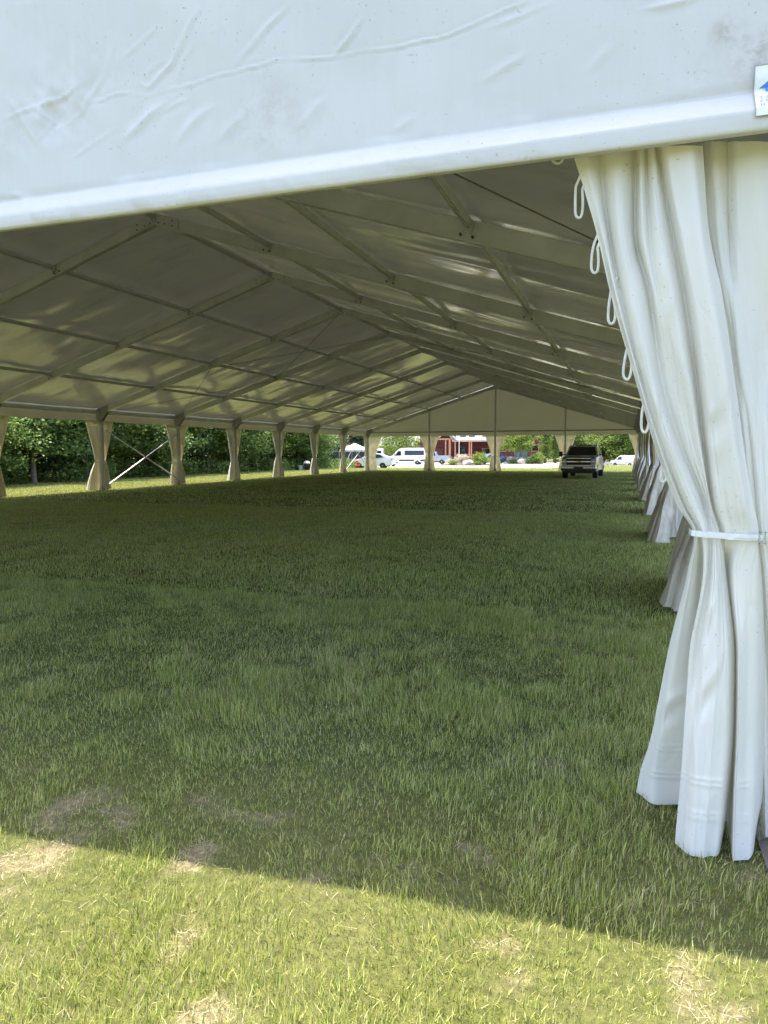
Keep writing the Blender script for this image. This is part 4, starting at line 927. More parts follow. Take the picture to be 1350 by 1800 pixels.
def gz(x, y): return float(ground_z(np.array([x]), np.array([y]))[0]) + 0.012
def van(name, x, y, rz_, label):
    """long passenger van with a raised roof"""
    t = empty(name, (x, y, gz(x, y)), rz_, label, 'van', 'white passenger vans on the drive'); W = 1.02; zs = (0.7, 1.15); tk = 0.13
    low = [(-0.95, 0.42), (-0.98, 0.72), (-0.90, 1.05), (-0.15, 1.32), (0.55, 2.12), (0.95, 2.42), (1.6, 2.50), (4.55, 2.50), (4.80, 2.40), (4.88, 0.50)]
    bot = [(4.3, 0.40)] + arch(3.65, 0.43, 0.36)[::-1] + [(3.1, 0.36), (0.5, 0.36)] + arch(0, 0.43, 0.36)[::-1] + [(-0.5, 0.38)]
    car_body(t, low + bot, W, zs, tk, M['white_paint'], 0.07, nose=1)
    cross_glass(t, (-0.08, 1.40), (0.62, 2.20), W, zs, tk, 0.08)
    side_glass(t, [[(0.28, 1.36), (0.72, 2.02), (1.18, 2.02), (1.18, 1.36)], [(1.72, 1.42), (1.72, 2.10), (4.60, 2.10), (4.66, 1.42)]], W, zs, tk)
    side_glass(t, [[(0.55, 0.55), (0.55, 0.76), (3.15, 0.76), (3.15, 0.55)], [(4.12, 0.52), (4.12, 0.76), (4.84, 0.76), (4.84, 0.52)]], W, zs, tk, 'rub_strip', 'black', 0.015)
    for s in (-1, 1):
        wheel(t, s * (W - 0.15), 0, 0.36, 0.22, s); wheel(t, s * (W - 0.15), 3.65, 0.36, 0.22, s)
        MB().box((s * (W + 0.13), 0.30, 1.45), (0.14, 0.10, 0.32)).build('wing_mirror', M['black'], t, bevel=0.03)
        MB().prism([(-0.95, 0.88), (-0.90, 1.08), (-0.55, 1.18), (-0.62, 0.92)], s * (W - 0.25), s * (W - 0.03), 'x').build('headlight', M['lamp'], t)
        MB().box((s * (W + 0.01), 1.30, 1.22), (0.02, 0.20, 0.04)).build('door_handle', M['black'], t)
        MB().box((s * (W - 0.06), 4.88, 1.25), (0.10, 0.03, 0.55)).build('tail_light', M['red_plastic'], t)
    MB().box((0, -0.97, 0.80), (1.2, 0.04, 0.24)).build('grille', M['black'], t); MB().box((0, -0.95, 0.50), (1.85, 0.12, 0.18)).build('front_bumper', M['black'], t)
    MB().box((0, 1.9, 0.46), (1.5, 4.2, 0.2)).build('chassis', M['black'], t)
    return t
def sedan(name, x, y, rz_, label, paint, cat='car', suv=0.0, sc=1.0, z=None):
    t = empty(name, (x, y, gz(x, y) if z is None else z), rz_, label, cat); W = 0.91; zs = (0.6, 0.92 + suv); tk = 0.42 - 0.2 * (suv > 0)
    h = suv
    low = [(-0.85, 0.40), (-0.88, 0.62), (-0.75, 0.80 + h * .6), (0.30, 0.98 + h), (1.05, 1.40 + h * 1.3), (1.7, 1.48 + h * 1.3), (2.5, 1.42 + h * 1.4), (3.15, 1.10 + h * (1 if h < .1 else 1.6)), (3.70, 1.05 + h), (3.78, 0.60), (3.70, 0.36)]
    bot = [(3.2, 0.30)] + arch(2.72, 0.37, 0.28)[::-1] + [(2.2, 0.26), (0.5, 0.26)] + arch(0, 0.37, 0.28)[::-1] + [(-0.45, 0.30)]
    car_body(t, low + bot, W, zs, tk, M[paint], 0.06, nose=1)
    cross_glass(t, (0.38, 1.03 + h), (1.02, 1.38 + h * 1.3), W, zs, tk, 0.06)
    cross_glass(t, (3.05, 1.15 + h * 1.1), (2.55, 1.40 + h * 1.35), W, zs, tk, 0.08, 'rear_window')
    side_glass(t, [[(0.62, 1.00 + h), (1.12, 1.33 + h * 1.3), (1.62, 1.40 + h * 1.3), (1.66, 1.00 + h)], [(1.74, 1.00 + h), (1.70, 1.40 + h * 1.3), (2.40, 1.35 + h * 1.35), (2.85, 1.08 + h)]], W, zs, tk)
    for s in (-1, 1):
        wheel(t, s * (W - 0.12), 0, 0.33, 0.20, s); wheel(t, s * (W - 0.12), 2.72, 0.33, 0.20, s)
        MB().box((s * (W + 0.09), 0.80, 1.03 + h), (0.18, 0.10, 0.13)).build('wing_mirror', M[paint], t, bevel=0.03)
        MB().prism([(-0.83, 0.62 + h * .5), (-0.74, 0.76 + h * .6), (-0.35, 0.82 + h * .7), (-0.45, 0.66 + h * .5)], s * (W - 0.30), s * (W - 0.02), 'x').build('headlight', M['lamp'], t)
        MB().box((s * (W - 0.10), 3.74, 0.86 + h), (0.25, 0.06, 0.14)).build('tail_light', M['red_plastic'], t)
        for yy in (1.45, 2.35): MB().box((s * (W + 0.008), yy, 0.86 + h), (0.018, 0.16, 0.03)).build('door_handle', M[paint], t)
    MB().box((0, -0.87, 0.50), (1.1, 0.04, 0.20)).build('grille', M['black'], t)
    MB().box((0, 1.5, 0.34), (1.4, 3.6, 0.16)).build('chassis', M['black'], t)
    t.scale = (sc, sc, sc)
    return t
van('passenger_van', -33.1, 103.0, R(-84), 'white long passenger van parked side-on with dark window strip')
van('passenger_van', -42.2, 109.8, R(-80), 'white passenger van half hidden behind the white car')
sedan('parked_car', -29.3, 89.6, R(85), 'white saloon car parked in front of the white van', 'white_paint')
pickup('parked_pickup', (-31.2, 108.9, gz(-31, 109)), R(-82), 'grey pickup with empty bed parked beyond the far end', 'grey_paint', hd=False)
sedan('parked_car', -21.2, 110.5, R(-52), 'dark blue car parked behind the boulder and shrubs', 'blue_paint', suv=0.12)

# right-hand far corner of the drive: a white van and a pale car standing lower than the lawn
def box_van(x, y, rz_):
    t = empty('delivery_van', (x, y, gz(x, y)), rz_, 'white delivery van beyond the grass bank, right of the truck', 'van'); W = 0.98; zs = (0.7, 1.1); tk = 0.12
    low = [(-0.85, 0.42), (-0.88, 0.75), (-0.75, 1.02), (0.0, 1.16), (0.55, 1.80), (1.0, 2.05), (3.9, 2.08), (4.15, 1.9), (4.25, 0.55)]
    bot = [(3.7, 0.36)] + arch(3.1, 0.40, 0.34)[::-1] + [(2.6, 0.34), (0.5, 0.34)] + arch(0, 0.40, 0.34)[::-1] + [(-0.45, 0.36)]
    car_body(t, low + bot, W, zs, tk, M['white_paint'], 0.06, nose=1)
    cross_glass(t, (0.06, 1.22), (0.56, 1.76), W, zs, tk, 0.08); side_glass(t, [[(0.35, 1.2), (0.72, 1.75), (1.25, 1.78), (1.25, 1.2)]], W, zs, tk)
    side_glass(t, [[(2.6, 0.6), (2.6, 1.9), (2.63, 1.9), (2.63, 0.6)]], W, zs, tk, 'door_seam', 'black')
    for s in (-1, 1):
        wheel(t, s * (W - 0.14), 0, 0.34, 0.2, s); wheel(t, s * (W - 0.14), 3.1, 0.34, 0.2, s)
        MB().box((s * (W + 0.11), 0.35, 1.3), (0.14, 0.1, 0.24)).build('wing_mirror', M['black'], t, bevel=0.03)
    MB().box((0, 1.7, 0.42), (1.4, 3.8, 0.16)).build('chassis', M['black'], t)
box_van(-2.2, 152.0, R(-92))
sedan('parked_car', 0.5, 147.0, R(-88), 'pale silver car right of the delivery van by the far curtain', 'pearl_paint', suv=0.05)
sedan('parked_car', -3.1, 131.0, R(92), 'small grey car showing just behind the pickup truck', 'grey_paint', suv=0.1)

# ================================================================== FOLIAGE
def leaf_cloud(name, P, size, mat, seed, nrm=None, up=0.45):
    g = np.random.default_rng(seed); n = len(P)
    d = g.normal(size=(n, 3)); d[:, 2] = d[:, 2] * (1 - up); d /= np.linalg.norm(d, axis=1, keepdims=True)
    b = g.normal(size=(n, 3)); b -= d * (b * d).sum(1, keepdims=True); b /= np.linalg.norm(b, axis=1, keepdims=True)
    s = (size * (0.6 + 0.8 * g.random(n)))[:, None]
    c = np.cross(d, b)
    V = np.stack([P - d * s * .5, P + b * s * .34 + c * s * .10, P + d * s * .5, P - b * s * .34 + c * s * .10], 1).reshape(-1, 3)
    i = np.arange(n)[:, None] * 4
    F = np.concatenate([i + np.array([[0, 1, 2]]), i + np.array([[0, 2, 3]])], 0)
    return np_mesh(name, V, F, mat, smooth=False)
def crown_points(n, ncl, rx, ry, z0, z1, seed, clr=0.55, shell=0.55, low=0.0, shape='egg'):
    """leaf positions in clumps through an uneven volume"""
    g = np.random.default_rng(seed); C = []
    while len(C) < ncl:
        v = g.normal(size=3); v /= np.linalg.norm(v); r = (shell + (1 - shell) * g.random()) if g.random() < 0.75 else g.random()
        h = (v[2] * r + 1) / 2
        if g.random() < low: h *= 0.5
        if shape == 'egg': k = 1.0
        elif shape == 'cone': k = 1.25 * (1 - h) + 0.08
        elif shape == 'wall': k = 1.0 if h > 0.05 else 0.8
        lump = 0.75 + 0.5 * g.random()
        C.append((v[0] * r * rx * k * lump, v[1] * r * ry * k * lump, z0 + (z1 - z0) * h, 0.6 + 0.8 * g.random()))
    C = np.array(C); idx = g.integers(0, ncl, n)
    off = g.normal(size=(n, 3)) * clr * C[idx, 3:4] * np.array([1, 1, 0.55])
    P = C[idx, :3] + off; P[:, 2] = np.maximum(P[:, 2], 0.05); return P, C
def trunk_mesh(name, h, r0, C, mat, seed, limbs=7, bend=0.25):
    g = np.random.default_rng(seed); mb = MB(); n = 7
    pts = [(bend * math.sin(i * 0.8 + seed) * i / n, bend * math.cos(i * 0.7 + seed * 2) * i / n * 0.7, h * i / n - (0.1 if i == 0 else 0)) for i in range(n + 1)]
    mb.tube(pts, [r0 * (1.25 if i == 0 else 1) * (1 - 0.75 * i / n) for i in range(n + 1)], 9)
    for j in g.choice(len(C), min(limbs, len(C)), replace=False):
        c = C[j]; z = max(0.15 * h, min(h * 0.9, c[2] * 0.7)); k = z / h * n; a = pts[min(n, int(k))]; b = pts[min(n, int(k) + 1)]; f = k - int(k)
        s = tuple(a[q] + (b[q] - a[q]) * f for q in range(3)); m = tuple((s[q] + c[q]) / 2 + (0.12 if q == 2 else 0.1 * g.normal()) for q in range(3))
        rr = r0 * 0.38 * (1 - 0.5 * z / h); mb.tube([s, m, tuple(c[:3])], [rr, rr * 0.6, rr * 0.2], 6)
    return mb.mesh(name, mat, smooth=True)
TREES = {}
def tree_kind(key, n, ncl, rx, ry, z0, z1, size, mat, seed, bark='bark', r0=0.14, clr=0.55, low=0.0, shape='egg', limbs=8, htr=0.8, up=0.45):
    P, C = crown_points(n, ncl, rx, ry, z0, z1, seed, clr, low=low, shape=shape)
    TREES[key] = (leaf_cloud('crown', P, size, M[mat], seed, up=up), trunk_mesh('trunk', z1 * htr, r0, C, M[bark], seed, limbs))
def plant_tree(key, name, x, y, label, cat='tree', group=None, rz_=0.0, sc=1.0, z=None):
    zz = float(ground_z(np.array([x]), np.array([y]))[0]) if z is None else z
    o = empty(name, (x, y, zz), rz_, label, cat, group); o.scale = (sc, sc, sc)
    link('trunk', TREES[key][1], o); link('crown', TREES[key][0], o); return o
for i in range(4):
    tree_kind('wood%d' % i, 14000, 85, 2.4, 2.7, (0.3, 0.8, 0.4, 1.1)[i], 8.2 + 0.5 * i, (0.15, 0.19, 0.135, 0.21)[i], ('leaf', 'leaf', 'leaf_wood', 'leaf_fresh')[i], 40 + i, low=0.55, clr=(0.36, 0.30, 0.40, 0.34)[i], shape='wall', r0=(0.15, 0.11, 0.17, 0.09)[i], bark=('bark', 'pale_bark', 'bark', 'pale_bark')[i], limbs=12)
for i in range(2): tree_kind('dark%d' % i, 9000, 80, 2.6, 2.8, 0.2, 9.5, 0.21, 'leaf_dark', 50 + i, low=0.45, clr=0.55, shape='wall', r0=0.2)  # shade inside the wood is put into the dark leaf colour
tree_kind('lime', 9000, 80, 2.9, 2.8, 0.9, 6.5, 0.20, 'leaf_lime', 61, low=0.3, clr=0.5)
tree_kind('fresh', 12000, 110, 3.3, 3.0, 1.9, 7.2, 0.21, 'leaf_lime', 62, bark='pale_bark', low=0.35, clr=0.42, htr=0.7, r0=0.13, limbs=12)
tree_kind('mid', 14000, 130, 4.0, 3.6, 0.5, 11, 0.28, 'leaf_fresh', 63, low=0.45, clr=0.6, shape='wall', bark='pale_bark')
tree_kind('column', 7000, 70, 0.75, 0.75, 0.2, 6.5, 0.17, 'leaf_fresh', 64, clr=0.25, low=0.2)
tree_kind('conifer', 9000, 90, 2.2, 2.2, 0.3, 11, 0.24, 'leaf_dark', 65, clr=0.4, low=0.3, shape='cone')
tree_kind('shrub', 3500, 40, 1.0, 0.9, 0.1, 1.5, 0.11, 'leaf_lime', 66, clr=0.18, r0=0.04, bark='bark', htr=0.6)
tree_kind('shrub_green', 2600, 34, 0.8, 0.8, 0.1, 1.0, 0.11, 'leaf_fresh', 67, clr=0.18, r0=0.03, htr=0.6)
tree_kind('flowers', 2200, 34, 0.95, 0.8, 0.15, 1.35, 0.10, 'petal', 68, clr=0.20, r0=0.03, htr=0.6)

def NTH(i): return ORD[i] if i < 11 else str(i + 1) + 'th'
def ranks(L): 
    o = sorted(range(len(L)), key=lambda i: L[i][0] / L[i][1]); return {i: r for r, i in enumerate(o)}
g = np.random.default_rng(3)
names = ['leaning', 'broad', 'slim', 'tall', 'dense', 'loose']
GW = 'trees at the edge of the wood left of the tent'
row = []
for i, y in enumerate(np.arange(13.0, 63, 2.7)):
    row.append((-26.7 + 0.7 * math.sin(i * 1.7) + (1.5 if y > 50 else 0) * 0 - 0.02 * (y - 13), float(y) + 0.5 * math.cos(i * 2.3)))
for i, (x, y) in enumerate(row):
    plant_tree('wood%d' % (i % 4), 'deciduous_tree', x, y, 'leafy green tree at the left wood edge, %s from the left' % (ORD[i] if i < 11 else str(i + 1) + 'th'), 'tree', GW, g.random() * 6.28, 0.92 + 0.25 * g.random())
for i, y in enumerate(np.arange(12.0, 70, 4.2)):
    plant_tree('dark%d' % (i % 2), 'shaded_tree', -31.5 + 1.0 * math.sin(i * 2.1), float(y), 'dark tree inside the left wood behind the edge trees, %s from the left' % NTH(i), 'tree', 'dark trees inside the left wood', g.random() * 6.28, 0.95 + 0.3 * g.random())
def undergrowth():
    gg = np.random.default_rng(77); n = 26000
    x = -25.6 - 10 * gg.random(n) ** 1.6; y = 8 + 60 * gg.random(n); x += 0.5 * np.sin(y * 0.9) + 0.35 * np.sin(y * 2.3)
    z = ground_z(x, y) + 0.05 + (0.25 + 1.3 * fbm(x * 0.6, y * 0.6, 3)) * gg.random(n)
    tag(link('undergrowth', leaf_cloud('undergrowth', np.stack([x, y, z], -1), 0.17, M['leaf'], 5)), 'low leafy undergrowth along the foot of the left wood', 'undergrowth', kind='stuff')
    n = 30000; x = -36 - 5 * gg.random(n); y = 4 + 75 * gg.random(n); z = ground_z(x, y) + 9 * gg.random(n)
    tag(link('backing_leaves', leaf_cloud('backing_leaves', np.stack([x, y, z], -1), 0.42, M['leaf_dark'], 6)), 'dark backing leaves that block light behind the left tree row', 'woodland', kind='stuff')  # large dark leaves added behind the tree rows to block the light
undergrowth()
# trees round the drive and behind the lodge
plant_tree('lime', 'lime_tree', -32.4, 70.0, 'bright yellow-green tree where the left wood ends', rz_=1.0)
plant_tree('lime', 'lime_tree', -36.4, 114.5, 'bright green tree rising behind the white passenger van', rz_=2.2, sc=1.12)
plant_tree('fresh', 'ornamental_tree', -16.1, 113.0, 'small round lime-green tree with pale trunk before the lodge', rz_=0.4, sc=0.92)
plant_tree('column', 'columnar_tree', -12.4, 117.0, 'slim upright green tree at the right end of the lodge', rz_=0.3)
plant_tree('column', 'columnar_tree', -11.0, 119.5, 'second slim upright tree just right of the lodge corner', rz_=1.9, sc=1.08)
SUNNY = [(-9.2, 134, 1.0), (-5.5, 171, 1.35), (-1.0, 166, 1.2), (3.5, 172, 1.4), (8.0, 164, 1.3), (-10.5, 158, 1.3), (13, 166, 1.3), (1.2, 184, 1.5), (-7.5, 184, 1.5)]
RK2 = ranks(SUNNY)
for i, (x, y, sc) in enumerate(SUNNY):
    plant_tree('mid', 'woodland_tree', x, y, 'sunlit green woodland tree behind the white delivery van, %s from the left' % NTH(RK2[i]), 'tree', 'sunlit trees beyond the right far corner', i * 1.3, sc)
CONI = [(-34.5, 79, 0.9), (-37.5, 84, 1.0), (-41, 92, 1.1), (-37.0, 98, 1.0), (-46, 100, 1.2), (-12.0, 127.5, 0.8), (-9.6, 138, 1.1), (-15, 142, 1.2), (-22, 146, 1.3), (-30, 147, 1.3), (-38, 146, 1.3), (-47, 140, 1.3), (-53, 126, 1.2), (-50, 112, 1.2)]
RK1 = ranks(CONI)
for i, (x, y, sc) in enumerate(CONI):
    plant_tree('conifer', 'conifer', x, y, 'dark green conifer behind the drive and lodge, %s from the left' % NTH(RK1[i]), 'tree', 'dark conifers behind the drive', i * 0.9, sc)

# planted island with boulder in the drive
def boulder(name, x, y, r, label, seed, squash=0.62):
    bm = bmesh.new(); bmesh.ops.create_icosphere(bm, subdivisions=4, radius=1.0); gg = np.random.default_rng(seed); pl = [(Vector(gg.normal(size=3)).normalized(), 0.62 + 0.3 * gg.random()) for _ in range(11)]
    for v in bm.verts:
        c = v.co.copy()
        for nn, d in pl:
            k = c.dot(nn)
            if k > d: c -= nn * (k - d) * 0.85
        c += c.normalized() * 0.05 * float(fbm(c.x * 3 + seed, c.y * 3 + c.z * 2, 3) - 0.5)
        v.co = Vector((c.x * r, c.y * r * 0.85, c.z * r * squash + r * squash * 0.55))
    me = bpy.data.meshes.new(name); bm.to_mesh(me); bm.free(); me.materials.append(M['stone'])
    o = link(name, me, None, (x, y, gz(x, y) - 0.03)); return tag(o, label, 'boulder')
boulder('boulder', -20.7, 97.4, 0.98, 'large grey boulder among shrubs in the drive', 4)
boulder('boulder', -15.2, 110.2, 0.62, 'pale rounded boulder below the small lime-green tree', 9, 0.9)
bed = MB().lathe([(3.6, -0.05), (3.6, 0.12), (3.2, 0.20), (0.02, 0.24)], (0, 0, 0), 28).build('planting_bed', M['soil'] if 'soil' in M else simple('bed_soil', (0.10, 0.07, 0.05), 0.95, 0, 0.3, 6, 0.5, 20), None, smooth=True, loc=(-21.3, 98.6, gz(-21, 98)))
bed.scale = (1, 0.6, 1); tag(bed, kind='structure')
plant_tree('shrub', 'shrub', -19.2, 98.6, 'rounded lime-green shrub right of the big boulder', 'shrub', rz_=0.5, sc=1.2)
plant_tree('flowers', 'flowering_shrub', -21.9, 98.7, 'shrub with pale cream blossom behind the big boulder', 'shrub', rz_=0.9, sc=1.15)
plant_tree('flowers', 'flowering_shrub', -23.3, 98.2, 'low shrub with pink blossom at the left end of the bed', 'shrub', rz_=2.9, sc=0.72)
plant_tree('shrub_green', 'shrub', -22.6, 97.2, 'low green shrub left of the big boulder', 'shrub', rz_=0.1, sc=0.75)
plant_tree('shrub_green', 'shrub', -19.4, 97.3, 'low green shrub at the right foot of the boulder', 'shrub', rz_=2.0, sc=0.6)
plant_tree('shrub', 'shrub', -12.9, 111.4, 'yellow-green shrub at the right end of the stone wall', 'shrub', rz_=2.5, sc=1.15)
plant_tree('shrub_green', 'shrub', -16.6, 111.2, 'low shrub at the foot of the small lime-green tree', 'shrub', rz_=1.0, sc=0.8)
plant_tree('shrub_green', 'shrub', -13.9, 111.0, 'low shrub between pale boulder and yellow-green shrub', 'shrub', rz_=1.7, sc=0.9)

# ================================================================== LODGE
def lodge():
    t = empty('log_lodge', (-43.5, 124.0, gz(-30, 122)), R(2), 'maroon log lodge with grey roofs and timber porch beyond the drive', 'building')
    def logwall(x0, x1, y, z0, z1, name='wall'):
        mb = MB(); n = max(1, int((z1 - z0) / 0.24)); prof = []
        for i in range(n):
            for q in range(5): prof.append((y - 0.09 * math.sin(math.pi * (q + 0.3) / 5), z0 + (z1 - z0) * (i + q / 5) / n))
        prof += [(y, z1), (y + 0.3, z1), (y + 0.3, z0)]; mb.prism(prof, x0, x1, 'x'); return mb.build(name, M['log'], t)
    def roof(x0, x1, pts, name='roof'):
        """roof slab following (y,z) points with a thickness"""
        mb = MB(); mb.prism(pts + [(p[0], p[1] - 0.18) for p in pts[::-1]], x0, x1, 'x'); return mb.build(name, M['shingle'], t)
    # left wing
    logwall(0, 6.6, 2.0, 0, 3.1); rf = roof(-0.5, 7.0, [(0.9, 2.95), (6.5, 6.9)]); MB().box((3.25, 0.92, 2.86), (7.4, 0.10, 0.22)).build('fascia', M['log'], rf)
    for x in (1.4, 4.2):
        w_ = MB().box((x, 1.87, 1.7), (1.3, 0.10, 1.4)).build('window', M['timber'], t); MB().box((x, 1.81, 1.7), (1.05, 0.06, 1.15)).build('pane', M['glass'], w_)
    # middle gable with open timber truss
    logwall(9.0, 14.5, 1.5, 0, 5.2)
    for x in (9.6, 13.95): MB().box((x, -0.8, 2.0), (0.34, 0.34, 4.0)).build('porch_post', M['timber'], t)
    MB().box((13.2, -0.78, 2.0), (0.22, 0.22, 3.9)).build('porch_post', M['timber'], t)
    for x in (9.6, 13.95): MB().box((x, -0.8, 0.55), (0.75, 0.75, 1.1)).build('stone_pier', M['stone'], t)
    tr = MB().beam((9.0, -0.8, 4.12), (14.6, -0.8, 4.12), 0.24, 0.28).build('truss', M['timber'], t)
    for a, b in (((9.2, 4.2), (11.8, 7.0)), ((14.4, 4.2), (11.8, 7.0)), ((10.4, 5.5), (11.8, 4.25)), ((13.2, 5.5), (11.8, 4.25)), ((11.8, 4.25), (11.8, 6.9))):
        MB().beam((a[0], -0.8, a[1]), (b[0], -0.8, b[1]), 0.2, 0.2, (0, 1, 0)).build('truss_bar', M['fascia'], tr)
    mb = MB()
    for s in (-1, 1):
        xe = 11.8 + s * 3.3; mb.add([(11.8, -1.4, 7.35), (xe, -1.4, 3.95), (xe, 6, 3.95), (11.8, 6, 7.35), (11.8, -1.4, 7.15), (xe, -1.4, 3.75), (xe, 6, 3.75), (11.8, 6, 7.15)], [(0, 1, 2, 3), (4, 7, 6, 5), (0, 4, 5, 1), (1, 5, 6, 2), (2, 6, 7, 3), (3, 7, 4, 0)])
    mb.build('gable_roof', M['shingle'], t)
    d = MB().box((11.2, 1.40, 1.25), (2.2, 0.10, 2.5)).build('door', M['log'], t); MB().box((12.1, 1.32, 1.2), (0.06, 0.08, 0.3)).build('handle', M['bolt'], d)
    MB().box((8.2, 1.9, 1.6), (1.6, 0.2, 3.2)).build('wall_return', M['log'], t); MB().box((8.0, 1.75, 1.0), (1.2, 0.1, 1.6)).build('window', M['glass'], t)
    # porch range
    logwall(14.5, 21.5, 2.2, 0, 3.75)
    rf = roof(14.4, 22.0, [(-1.0, 3.95), (2.4, 4.45)], 'porch_roof'); MB().box((18.2, -1.02, 3.83), (7.6, 0.08, 0.34)).build('fascia', M['fascia'], rf)
    rf = roof(14.4, 22.0, [(2.2, 4.40), (7.0, 8.0)])
    for x in (15.6, 17.2, 19.6):
        dm = MB().box((x, 2.75, 5.0), (0.95, 0.5, 0.8)).build('dormer', M['shingle'], rf)
    for x in (15.6, 17.2, 19.6): MB().box((x, 2.47, 5.0), (0.7, 0.05, 0.5)).build('dormer_pane', M['white_paint'], rf)
    for x in (14.9, 17.4, 17.75, 21.3): MB().box((x, -0.7, 1.95), (0.22, 0.22, 3.7)).build('porch_post', M['timber'], t)
    MB().box((18.0, -0.3, 0.35), (7.2, 2.0, 0.4)).build('porch_deck', M['timber'], t)
    for x0, x1 in ((15.0, 17.3), (17.9, 21.2)):
        rl = MB().beam((x0, -0.75, 1.45), (x1, -0.75, 1.45), 0.08, 0.1).build('porch_railing', M['timber'], t)
        for q in np.arange(x0 + 0.2, x1, 0.3): MB().box((float(q), -0.75, 1.0), (0.05, 0.05, 0.85)).build('baluster', M['timber'], rl)
    w_ = MB().box((15.6, 2.06, 1.8), (1.1, 0.1, 1.9)).build('window', M['teal'], t); MB().box((15.6, 2.0, 1.8), (0.85, 0.06, 1.65)).build('pane', M['glass'], w_)
    w_ = MB().box((19.9, 2.06, 1.8), (1.5, 0.1, 1.5)).build('window', M['timber'], t); MB().box((19.9, 2.0, 1.8), (1.25, 0.06, 1.25)).build('pane', M['glass'], w_)
    # right wing: log wall on a stone base
    logwall(21.5, 30.0, 0.6, 1.05, 4.9)
    for x, hh in ((23.0, 1.7), (28.6, 1.7)):
        w_ = MB().box((x, 0.46, 2.5), (1.3, 0.12, 1.2)).build('window', M['timber'], t); MB().box((x, 0.39, 2.5), (1.05, 0.06, 0.95)).build('pane', M['glass'], w_)
    for x in (25.55, 26.75): d = MB().box((x, 0.44, 1.9), (1.12, 0.12, 1.9)).build('door', M['teal'], t); MB().box((x + 0.4, 0.36, 1.9), (0.05, 0.06, 0.25)).build('handle', M['bolt'], d)
    mb = MB()
    for s in (-1, 1):
        xe = 25.7 + s * 5.2; mb.add([(25.7, -0.8, 8.6), (xe, -0.8, 4.4), (xe, 8, 4.4), (25.7, 8, 8.6), (25.7, -0.8, 8.35), (xe, -0.8, 4.15), (xe, 8, 4.15), (25.7, 8, 8.35)], [(0, 1, 2, 3), (4, 7, 6, 5), (0, 4, 5, 1), (1, 5, 6, 2), (2, 6, 7, 3), (3, 7, 4, 0)])
    mb.build('gable_roof', M['shingle'], t); MB().prism([(21.5, 4.9), (30.0, 4.9), (25.7, 8.3)], 0.6, 0.9, 'y').build('gable_wall', M['log'], t)
    MB().box((21.9, -0.2, 2.2), (0.3, 0.3, 4.4)).build('porch_post', M['timber'], t)
    MB().box((15, 7.9, 2.0), (30, 0.3, 4.0)).build('rear_wall', M['log'], t); MB().box((29.85, 4.3, 2.4), (0.3, 7.3, 4.8)).build('side_wall', M['log'], t)
    # stones of the base
    gg = np.random.default_rng(8); base = MB().box((25.75, 0.75, 0.55), (8.5, 0.3, 1.1)).build('stone_base', M['stone'], t)
    var = []
    for q in range(5):
        bm = bmesh.new(); bmesh.ops.create_icosphere(bm, subdivisions=1, radius=0.5)
        for v in bm.verts: v.co *= 0.85 + 0.3 * gg.random()
        me = bpy.data.meshes.new('stone'); bm.to_mesh(me); bm.free(); me.materials.append(M['stone' if q % 2 else 'concrete']); var.append(me)
    for r_ in range(3):
        x = 21.6 + 0.2 * (r_ % 2)
        while x < 29.9:
            w_ = 0.42 + 0.3 * gg.random(); o = link('stone', var[int(gg.integers(5))], base, (x + w_ / 2, 0.58, 0.19 + 0.36 * r_)); o.scale = (w_ * 1.05, 0.28, 0.40); x += w_
lodge()

# stone edging wall in front of the right wing
def edging():
    t = empty('stone_wall', (-18.2, 111.9, gz(-17, 112)), R(2), 'low wall of grey stones in front of the lodge', 'wall'); gg = np.random.default_rng(14)
    x = 0.0
    while x < 6.0:
        w_ = 0.35 + 0.35 * gg.random(); bm = bmesh.new(); bmesh.ops.create_icosphere(bm, subdivisions=2, radius=0.5)
        for v in bm.verts: v.co *= 0.88 + 0.24 * gg.random()
        me = bpy.data.meshes.new('stone'); bm.to_mesh(me); bm.free(); me.materials.append(M['stone' if gg.random() < .6 else 'concrete'])
        o = link('stone', me, t, (x + w_ / 2, 0.06 * gg.normal(), 0.17)); o.scale = (w_ * 1.08, 0.5, 0.42 + 0.1 * gg.random()); x += w_
edging()
tag(MB().tube([(0, 0, 0), (0, 0, 7.5)], [0.055, 0.04], 10).build('flag_pole', M['white_paint'], None, smooth=True, loc=(-25.6, 113.6, gz(-25, 113))), 'thin white pole standing before the lodge porch', 'pole')

# ================================================================== LEFT FAR CORNER: gazebo, fence, car, small things
def gazebo():
    t = empty('canopy_gazebo', (-30.9, 80.6, gz(-30, 80)), R(12), 'white canopy gazebo with pitched top beyond the left far corner', 'gazebo')
    V = [(-1.6, -1.6, 2.15), (1.6, -1.6, 2.15), (1.6, 1.6, 2.15), (-1.6, 1.6, 2.15), (0, 0, 2.95), (-1.6, -1.6, 1.92), (1.6, -1.6, 1.92), (1.6, 1.6, 1.92), (-1.6, 1.6, 1.92)]
    MB().add(V, [(0, 1, 4), (1, 2, 4), (2, 3, 4), (3, 0, 4), (0, 5, 6, 1), (1, 6, 7, 2), (2, 7, 8, 3), (3, 8, 5, 0)]).build('canopy', M['canopy'], t)
    for x in (-1.5, 1.5):
        for y in (-1.5, 1.5): MB().tube([(x, y, 0), (x, y, 2.14)], 0.035, 8).build('leg', M['white_plastic'], t, smooth=True)
    MB().box((0.2, 0.2, 0.45), (1.9, 1.2, 0.9)).build('counter', M['timber'], t)
gazebo()
